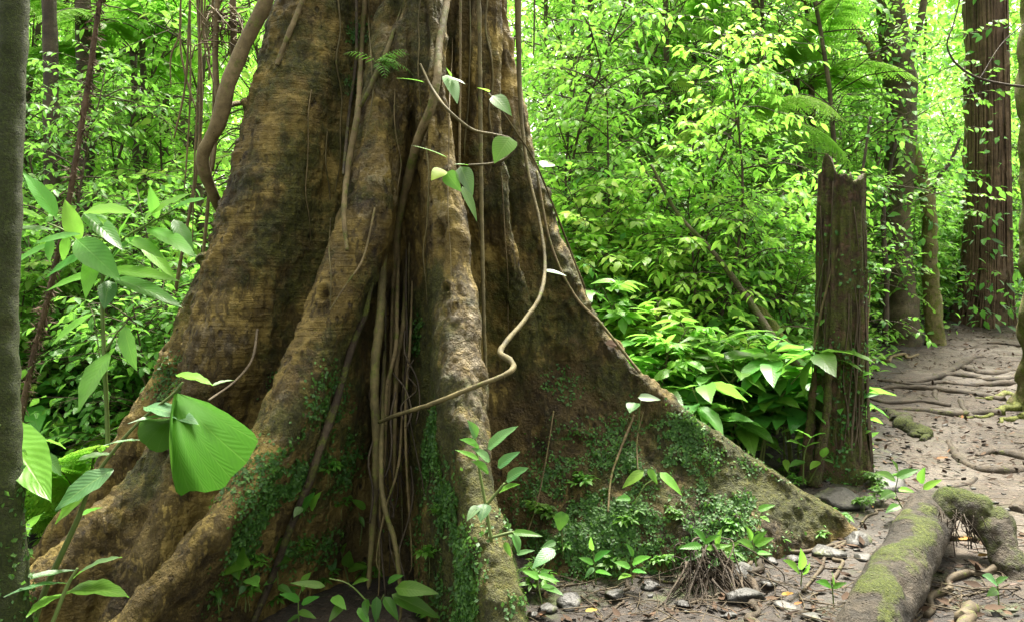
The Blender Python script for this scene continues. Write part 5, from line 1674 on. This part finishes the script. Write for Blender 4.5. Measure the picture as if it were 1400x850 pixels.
def moss_on(parts, n_, size, name, label):
    mb = MB()
    for V, Q, moss in parts:
        A_, B_, C_ = V[Q[:, 0]], V[Q[:, 1]], V[Q[:, 2]]
        nn = np.cross(B_ - A_, V[Q[:, 3]] - A_)
        ar = np.linalg.norm(nn, axis=1)
        m = sm(.45, .9, moss[Q].mean(1) + .25 * fbm(A_ * 8, 3, 77))
        p = ar * m
        k = rng.choice(len(Q), n_, p=p / p.sum())
        u, v = rng.random((n_, 1)), rng.random((n_, 1))
        pos = A_[k] + u * (B_ - A_)[k] + v * (V[Q[:, 3]] - A_)[k]
        jit = rng.normal(size=pos.shape)
        W, q, U, a = scatter(leaf_tpl(1, 2, .5, .6, .7, .1, .2), pos, nrm(nn[k]) + .6 * jit, jit, size * (.5 + rng.random(n_)), rng.random(n_))
        mb.add(W, q, U, rnd=a)
    return tag(mb.build(name, M['mossleaf']), label, 'moss', kind='stuff')


LGR = pix([(1170, 920, 2.85, .115), (1186, 870, 2.98, .117), (1216, 808, 3.25, .117), (1244, 755, 3.6, .118), (1264, 715, 3.95, .118), (1272, 700, 4.15, .112), (1276, 694, 4.25, .08)])
_, lV, lQ, lm_ = mossy_tube('fallen_log', LGR, 'log', 'fallen mossy log lying on the forest floor at the lower right', 'log', base=.0, rough=.07)
ARC = pix([(1272, 712, 3.95, .06), (1300, 690, 3.95, .07), (1330, 692, 3.9, .085), (1355, 712, 3.85, .085), (1374, 742, 3.75, .075), (1390, 775, 3.65, .065), (1405, 815, 3.55, .06)])
_, aV, aQ, am_ = mossy_tube('arched_root', ARC, 'log', 'mossy arched root curving down beside the fallen log end', 'root', base=.35, seg=36, n=110, rough=.3)
moss_on([(lV, lQ, lm_), (aV, aQ, am_)], 5000, .008, 'log_moss', 'bright green moss cushions on the fallen log and arched root')
mb = MB()
for i in range(40):
    a = P(rng.uniform(1285, 1345), rng.uniform(695, 712), rng.uniform(3.75, 3.95))
    e = a + np.array([rng.normal() * .05, rng.normal() * .05, -rng.uniform(.05, .2)])
    mb.add(*tube([a, (a + e) / 2 + rng.normal(size=3) * .02, e], .0025, 8, 4))
tag(mb.build('fine_roots', M['root']), 'fringe of fine roots hanging under the arched mossy root', 'rootlets', kind='stuff')
st_, sv_, sq_, sm__ = mossy_tube('mossy_stone_ridge', ground_tube([(1212, 566, .05), (1225, 573, .09), (1242, 585, .1), (1256, 596, .09), (1264, 602, .04)], .1), 'log', 'low moss covered hump lying on the path', 'mossy hump', n=40, base=.5)
moss_on([(sv_, sq_, sm__)], 1500, .01, 'hump_moss', 'bright moss on the low hump lying on the path')

# ------------------------------------------------------------------ roots across the path
PR = [
    ([(1342, 488, .05), (1318, 497, .07), (1290, 512, .06), (1262, 522, .05), (1225, 524, .03)], 'thick root bending over the path at the far end', .15),
    ([(1185, 536, .03), (1230, 530, .045), (1280, 534, .05), (1330, 540, .05), (1372, 548, .05)], 'long grey root crossing the path beside the broken stump', .15),
    ([(1200, 520, .03), (1250, 527, .04), (1290, 524, .04), (1330, 528, .05), (1410, 521, .06)], 'root crossing the path behind the long grey root', .1),
    ([(1195, 562, .03), (1240, 561, .045), (1290, 566, .05), (1330, 566, .05), (1365, 566, .06)], 'root crossing the path, joining the mossy tree at right edge', .3),
    ([(1272, 520, .03), (1300, 513, .04), (1330, 516, .045), (1362, 522, .05), (1410, 512, .05)], 'gnarled root in the middle of the path roots', .2),
    ([(1296, 604, .03), (1303, 617, .04), (1316, 632, .042), (1340, 643, .045), (1372, 645, .045), (1412, 644, .05)], 'pale hooked root crossing the near path at the right', .15),
    ([(1335, 624, .03), (1352, 620, .04), (1375, 621, .045), (1412, 630, .05)], 'short pale root just behind the hooked root', .1),
    ([(1188, 545, .02), (1215, 552, .03), (1260, 549, .03), (1300, 556, .03)], 'thin root on the path near the mossy hump', .1),
    ([(1308, 500, .03), (1330, 508, .05), (1356, 512, .05), (1400, 505, .05)], 'root near the path end at the right', .1),
    ([(1312, 546, .025), (1318, 560, .03), (1330, 572, .03)], 'short root branching down the path middle', .2),
    ([(1284, 552, .02), (1278, 540, .03), (1282, 528, .03)], 'short root linking two long path roots', .2),
    ([(1320, 478, .03), (1350, 470, .04), (1400, 474, .05)], 'low root ridge at the far end of path', .1),
    ([(1300, 668, .015), (1322, 663, .02), (1334, 655, .02)], 'short dark broken root on the near path', .0),
    ([(1388, 700, .05), (1400, 690, .06), (1420, 680, .06)], 'pale root stub at the right photo edge', .1),
]
for rows, lab, mo in PR:
    tube_thing('surface_root', ground_tube(rows, .0, .85), 'root', lab, 'root', n=60, seg=10, rough=.28, nscale=9, moss=mo, seed=len(lab))
tube_thing('fallen_branch', ground_tube([(1180, 500, .025), (1215, 494, .035), (1250, 487, .03)], .9), 'vine', 'brown fallen branch lying at the left edge of the path', 'branch', n=30, seg=9)
tube_thing('fallen_branch', np.array([[*P(a, b, d), r] for a, b, d, r in ((1040, 560, 6.3, .09), (1075, 566, 6.2, .1), (1105, 568, 6.1, .1), (1125, 572, 6., .09))]), 'vine', 'brown fallen log lying just behind the broken stump', 'log', n=30, seg=14)

# ------------------------------------------------------------------ stones, roots and twigs on the soil
def rock(name, px, py, s, label, squash=.5, seed=0):
    g = G(px, py)
    n1, n2 = 26, 18
    u = np.linspace(0, 2 * PI, n1, endpoint=False)
    v = np.linspace(0.02, PI - .02, n2)
    D = np.stack([np.cos(u)[None] * np.sin(v)[:, None], np.sin(u)[None] * np.sin(v)[:, None], np.cos(v)[:, None] + 0 * u[None]], -1).reshape(-1, 3)
    r_g = np.random.default_rng(seed)
    # chipped planes give a stone its flat faces
    rad = np.full(len(D), 1.)
    for q in range(9):
        nn = nrm(r_g.normal(size=3))
        dd_ = D @ nn
        rad = np.minimum(rad, np.where(dd_ > .05, r_g.uniform(.6, .85) / np.maximum(dd_, .05), 9))
    rad = rad * (1 + .06 * fbm(D * 3 + seed, 3, seed))
    V = D * rad[:, None] * s * np.array([1.15, .85, squash])
    i = np.arange(n2 - 1)[:, None] * n1
    j = np.arange(n1)[None]
    Q = np.stack([i + j, i + (j + 1) % n1, i + n1 + (j + 1) % n1, i + n1 + j], -1).reshape(-1, 4)[:, ::-1]
    cap = [[k_, k_ + 1, n1 - 2 - k_, n1 - 1 - k_] for k_ in range(n1 // 2 - 1)]
    cap2 = [[(n2 - 1) * n1 + a for a in c[::-1]] for c in cap]
    Q = np.vstack([Q, cap, cap2])
    o = link(name, mesh(name, V, Q, M['rock']), None, (float(g[0]), float(g[1]), float(g[2] + s * squash * .25)))
    o.rotation_euler = (r_g.uniform(-.15, .15), r_g.uniform(-.15, .15), r_g.uniform(0, 6))
    return tag(o, label, 'stone')


for i, (px, py, s, sq, lab) in enumerate((
        (1150, 690, .17, .45, 'broad flat grey boulder between the buttress tip and the fallen log'), (1215, 665, .18, .4, 'grey boulder at the right foot of the broken stump'), (1172, 742, .09, .5, 'rounded stone just left of the fallen log'),
        (1130, 757, .1, .35, 'flat slab stone in front of the buttress tip'), (1095, 740, .06, .5, 'small stone at the foot of the right buttress tip'), (1010, 785, .09, .5, 'grey stone beside the exposed roots'),
        (1015, 820, .1, .45, 'dark wet stone standing in the mud by exposed roots'), (780, 826, .075, .55, 'rounded grey stone at the bottom right of the central root'), (748, 836, .05, .5, 'small stone close to the central root foot'), (730, 842, .04, .5, 'smallest stone touching the central root foot'),
        (840, 815, .06, .4, 'flat dark stone in the shade below the right buttress'), (890, 805, .05, .5, 'little stone under the dim leafy plant'), (1050, 800, .05, .45, 'small flat stone in the mud'), (1075, 830, .05, .4, 'wet stone at the bottom edge of the mud'), (1110, 845, .06, .35, 'flat stone left of the log at the bottom edge'),
        (1055, 770, .04, .5, 'pebble sized stone behind the mud'), (1180, 765, .05, .5, 'small pale stone touching the fallen log side'), (935, 830, .05, .4, 'flat stone at the bottom, left of exposed roots'), (1085, 765, .045, .5, 'small stone beside the flat slab stone'), (1000, 845, .04, .5, 'little stone at bottom edge below the wet stone'))):
    rock('stone', px, py, s, lab, sq, 100 + i)
# exposed root bundle under the fern-like sprout
rb = MB()
for q in range(85):
    c0 = rng.uniform(-1, 1)
    a = G(962 + 26 * c0 + rng.normal() * 6, 782 + rng.uniform(-8, 14)) + [0, 0, rng.uniform(.0, .16)]
    v = np.array([.18 * c0 + rng.normal() * .12, -rng.uniform(.06, .34), 0])
    e = a + v
    e[2] = gz1(e[0], e[1]) - .01
    m1 = a + v * .3 + [rng.normal() * .03, rng.normal() * .03, rng.normal() * .02]
    m2 = a * .3 + e * .7 + rng.normal(size=3) * [.04, .04, .012]
    rb.add(*tube([a, m1, m2, e], [.002 + .008 * rng.random() ** 2, .0025], 20, 5, .15, 20))
tag(rb.build('root_bundle', M['root']), 'bundle of exposed tangled roots on the soil below the right buttress', 'roots', kind='stuff')
for rows, lab in (
        ([(1035, 770, .02), (1032, 800, .025), (1030, 835, .026), (1034, 865, .028)], 'pale straight root lying in the mud beside the wet stone'),
        ([(985, 780, .012), (1050, 765, .014), (1120, 750, .014), (1180, 735, .014)], 'thin dark stick lying along the foot of the buttress'),
        ([(720, 815, .008), (790, 800, .009), (860, 790, .008), (930, 800, .007)], 'long thin root trailing across the shaded soil'),
        ([(855, 795, .012), (850, 820, .013), (830, 845, .013), (800, 868, .013)], 'curved pale root at the bottom right of the central root'),
        ([(1090, 815, .012), (1130, 770, .014), (1160, 740, .013), (1185, 705, .012), (1230, 690, .014)], 'forked dead branch leaning between mud and the fallen log'),
        ([(1140, 800, .012), (1150, 770, .014), (1145, 745, .012)], 'short bent stick in front of the flat slab stone'),
        ([(900, 850, .008), (960, 820, .009), (1020, 812, .008)], 'thin twig across the exposed roots'),
        ([(1260, 850, .02), (1300, 800, .022), (1345, 785, .024), (1400, 770, .022)], 'root lying on the soil right of the fallen log'),
        ([(1290, 740, .022), (1320, 738, .028), (1345, 745, .02)], 'mossy root end under the arched root'),
        ([(1316, 870, .03), (1318, 845, .035), (1322, 832, .03)], 'mossy root stub at the bottom edge right of the log'),
        ([(1230, 860, .008), (1290, 830, .009), (1380, 800, .008)], 'thin dark twig lying right of the fallen log')):
    tube_thing('ground_root' if 'root' in lab else 'stick', ground_tube(rows, .7), 'root' if 'pale' in lab or 'curved' in lab else 'twig', lab, 'root' if 'root' in lab else 'stick', n=50, seg=8, rough=.2, nscale=14, moss=.3 if 'mossy' in lab else .15)

# leaf litter, twigs and gravel: countless
def litter(n_, region, smin, smax, seed, dense_y=None):
    r = np.random.default_rng(seed)
    x = r.uniform(region[0], region[1], n_)
    y = region[2] + (region[3] - region[2]) * r.random(n_) ** 1.4
    return x, y


N = 22000
x, y = litter(N, (-.4, 11, 2.6, 16), .02, .06, 1)
ok_ = (x > path_edge(y) - .5) & (fbm(np.stack([x, y, 0 * x], 1) * 1.3, 3, 91) > -.55) | ((x > 0) & (y < 4.2))
x, y = x[ok_], y[ok_]
p = np.stack([x, y, gz(x, y) + .010 + .006 * rng.random(len(x))], 1)
a_ = rng.normal(size=p.shape) * [1, 1, .18]
mb = MB()
V, Q, U, A = scatter(leaf_tpl(3, 2, .45, .75, .9, .3, -.25), p, a_, rng.normal(size=p.shape) * .3 + [0, 0, 1], .022 + .06 * rng.random(len(x)) ** 2.2, np.clip(rng.beta(1.7, 3.4, len(x)), 0, 1))
mb.add(V, Q, U, rnd=A)
tag(mb.build('leaf_litter', M['litter']), 'dry brown fallen leaves scattered over the path and soil', 'leaf litter', kind='stuff')
mb = MB()
for i in range(900):
    if i < 380:
        px, py = rng.uniform(700, 1400), rng.uniform(770, 900)
        g = G(px, py)
    else:
        yy = rng.uniform(3, 13)
        xx = path_edge(yy) - .3 + rng.uniform(0, 4)
        g = np.array([xx, yy, gz1(xx, yy)])
    L = rng.uniform(.04, .28) * (1 if rng.random() < .8 else 2)
    az_ = rng.uniform(0, 6.28)
    v = np.array([math.cos(az_), math.sin(az_), rng.normal() * .1]) * L
    mb.add(*tube([g + [0, 0, .008], g + v * .5 + [rng.normal() * .02, rng.normal() * .02, .015], g + v + [0, 0, .004]], [.0018 + .004 * rng.random() ** 2, .001], 7, 5), moss=.1)
tag(mb.build('twig_litter', M['twig']), 'small fallen twigs littering the path and soil', 'twigs', kind='stuff')
N = 2600
x = rng.uniform(-.2, 5.5, N)
y = rng.uniform(2.7, 9, N)
mb = MB()
cV = nrm(np.array([[a, b, c] for a in (-1, 1) for b in (-1, 1) for c in (-1, 1)], float))
cQ = np.array([[0, 1, 3, 2], [4, 6, 7, 5], [0, 4, 5, 1], [2, 3, 7, 6], [0, 2, 6, 4], [1, 5, 7, 3]])
zz = gz(x, y)
s_ = .004 + .018 * rng.random(N) ** 3
W = cV[None] * s_[:, None, None] * (1 + .35 * rng.normal(size=(N, 8, 1))) * np.array([1.2, 1, .6])
W = W + np.stack([x, y, zz + s_ * .2], 1)[:, None]
mb.add(W.reshape(-1, 3), (cQ[None] + np.arange(N)[:, None, None] * 8).reshape(-1, 4))
tag(mb.build('gravel', M['rock'], smooth=False), 'pebbles and grit scattered over the path and muddy soil', 'gravel', kind='stuff')
for px, py, s, rnd_, lab in ((1068, 822, .09, .96, 'orange brown fallen leaf in the mud'), (800, 843, .1, .99, 'yellow fallen leaf at the bottom beside the central root'), (1336, 768, .09, .97, 'orange fallen leaf in front of the arched root'), (1338, 750, .12, .5, 'large brown fallen leaf under the arched root'),
                             (1280, 632, .13, .85, 'large pale tan fallen leaf on the middle of path'), (1310, 745, .1, .95, 'rusty fallen leaf beside the mossy root end'), (1345, 842, .13, .35, 'dark curled fallen leaf at the lower right corner'), (1085, 834, .06, .9, 'tan leaf fallen at the mud bottom edge')):
    g = G(px, py) + [0, 0, .03]
    leaf_o = leaf_obj('fallen_leaf', g, g + np.array([s * .6, -s * .2, .01]), 'litter', None, (.1, -.3, 1), .5, droop=-.12, rnd=rnd_, wave=.05)
    tag(leaf_o, lab, 'fallen leaf')
leaf_o = leaf_obj('fallen_leaf', ray_tree(829, 466, .02), ray_tree(847, 470, .03), 'litter', None, UPF, .7, rnd=.62)
tag(leaf_o, 'dry tan leaf caught on the top edge of the right buttress', 'fallen leaf')


hr = np.random.default_rng(8)
hroot = PROTO['hb2'][0]
spots = [(735, 812), (838, 786), (905, 782), (1000, 775), (1062, 752), (1090, 728), (1120, 742), (1180, 700), (1205, 690), (1195, 668), (1225, 662), (1090, 668), (1075, 650), (1150, 722)]
for px, py in spots:
    g = G(px, py)
    copy_thing(hroot, g, hr.uniform(0, 6.28), hr.uniform(.18, .36), 'tiny green herb sprouting along the foot of the right buttress', 'tiny herbs along the foot of the right buttress')

for px, py in ((352, 770), (420, 745), (445, 800), (388, 820), (505, 790), (560, 800), (585, 760), (470, 690), (340, 815), (598, 700), (575, 835), (455, 640), (742, 700), (800, 655), (862, 715), (925, 700), (775, 745), (1000, 715)):
    q = ray_tree(px, py, -.01)
    copy_thing(hroot, (q[0], q[1], q[2] - .05), hr.uniform(0, 6.28), hr.uniform(.2, .36), 'small leafy sprout growing out of the ivy on the lower giant trunk', 'small sprouts in the ivy of the lower giant trunk')
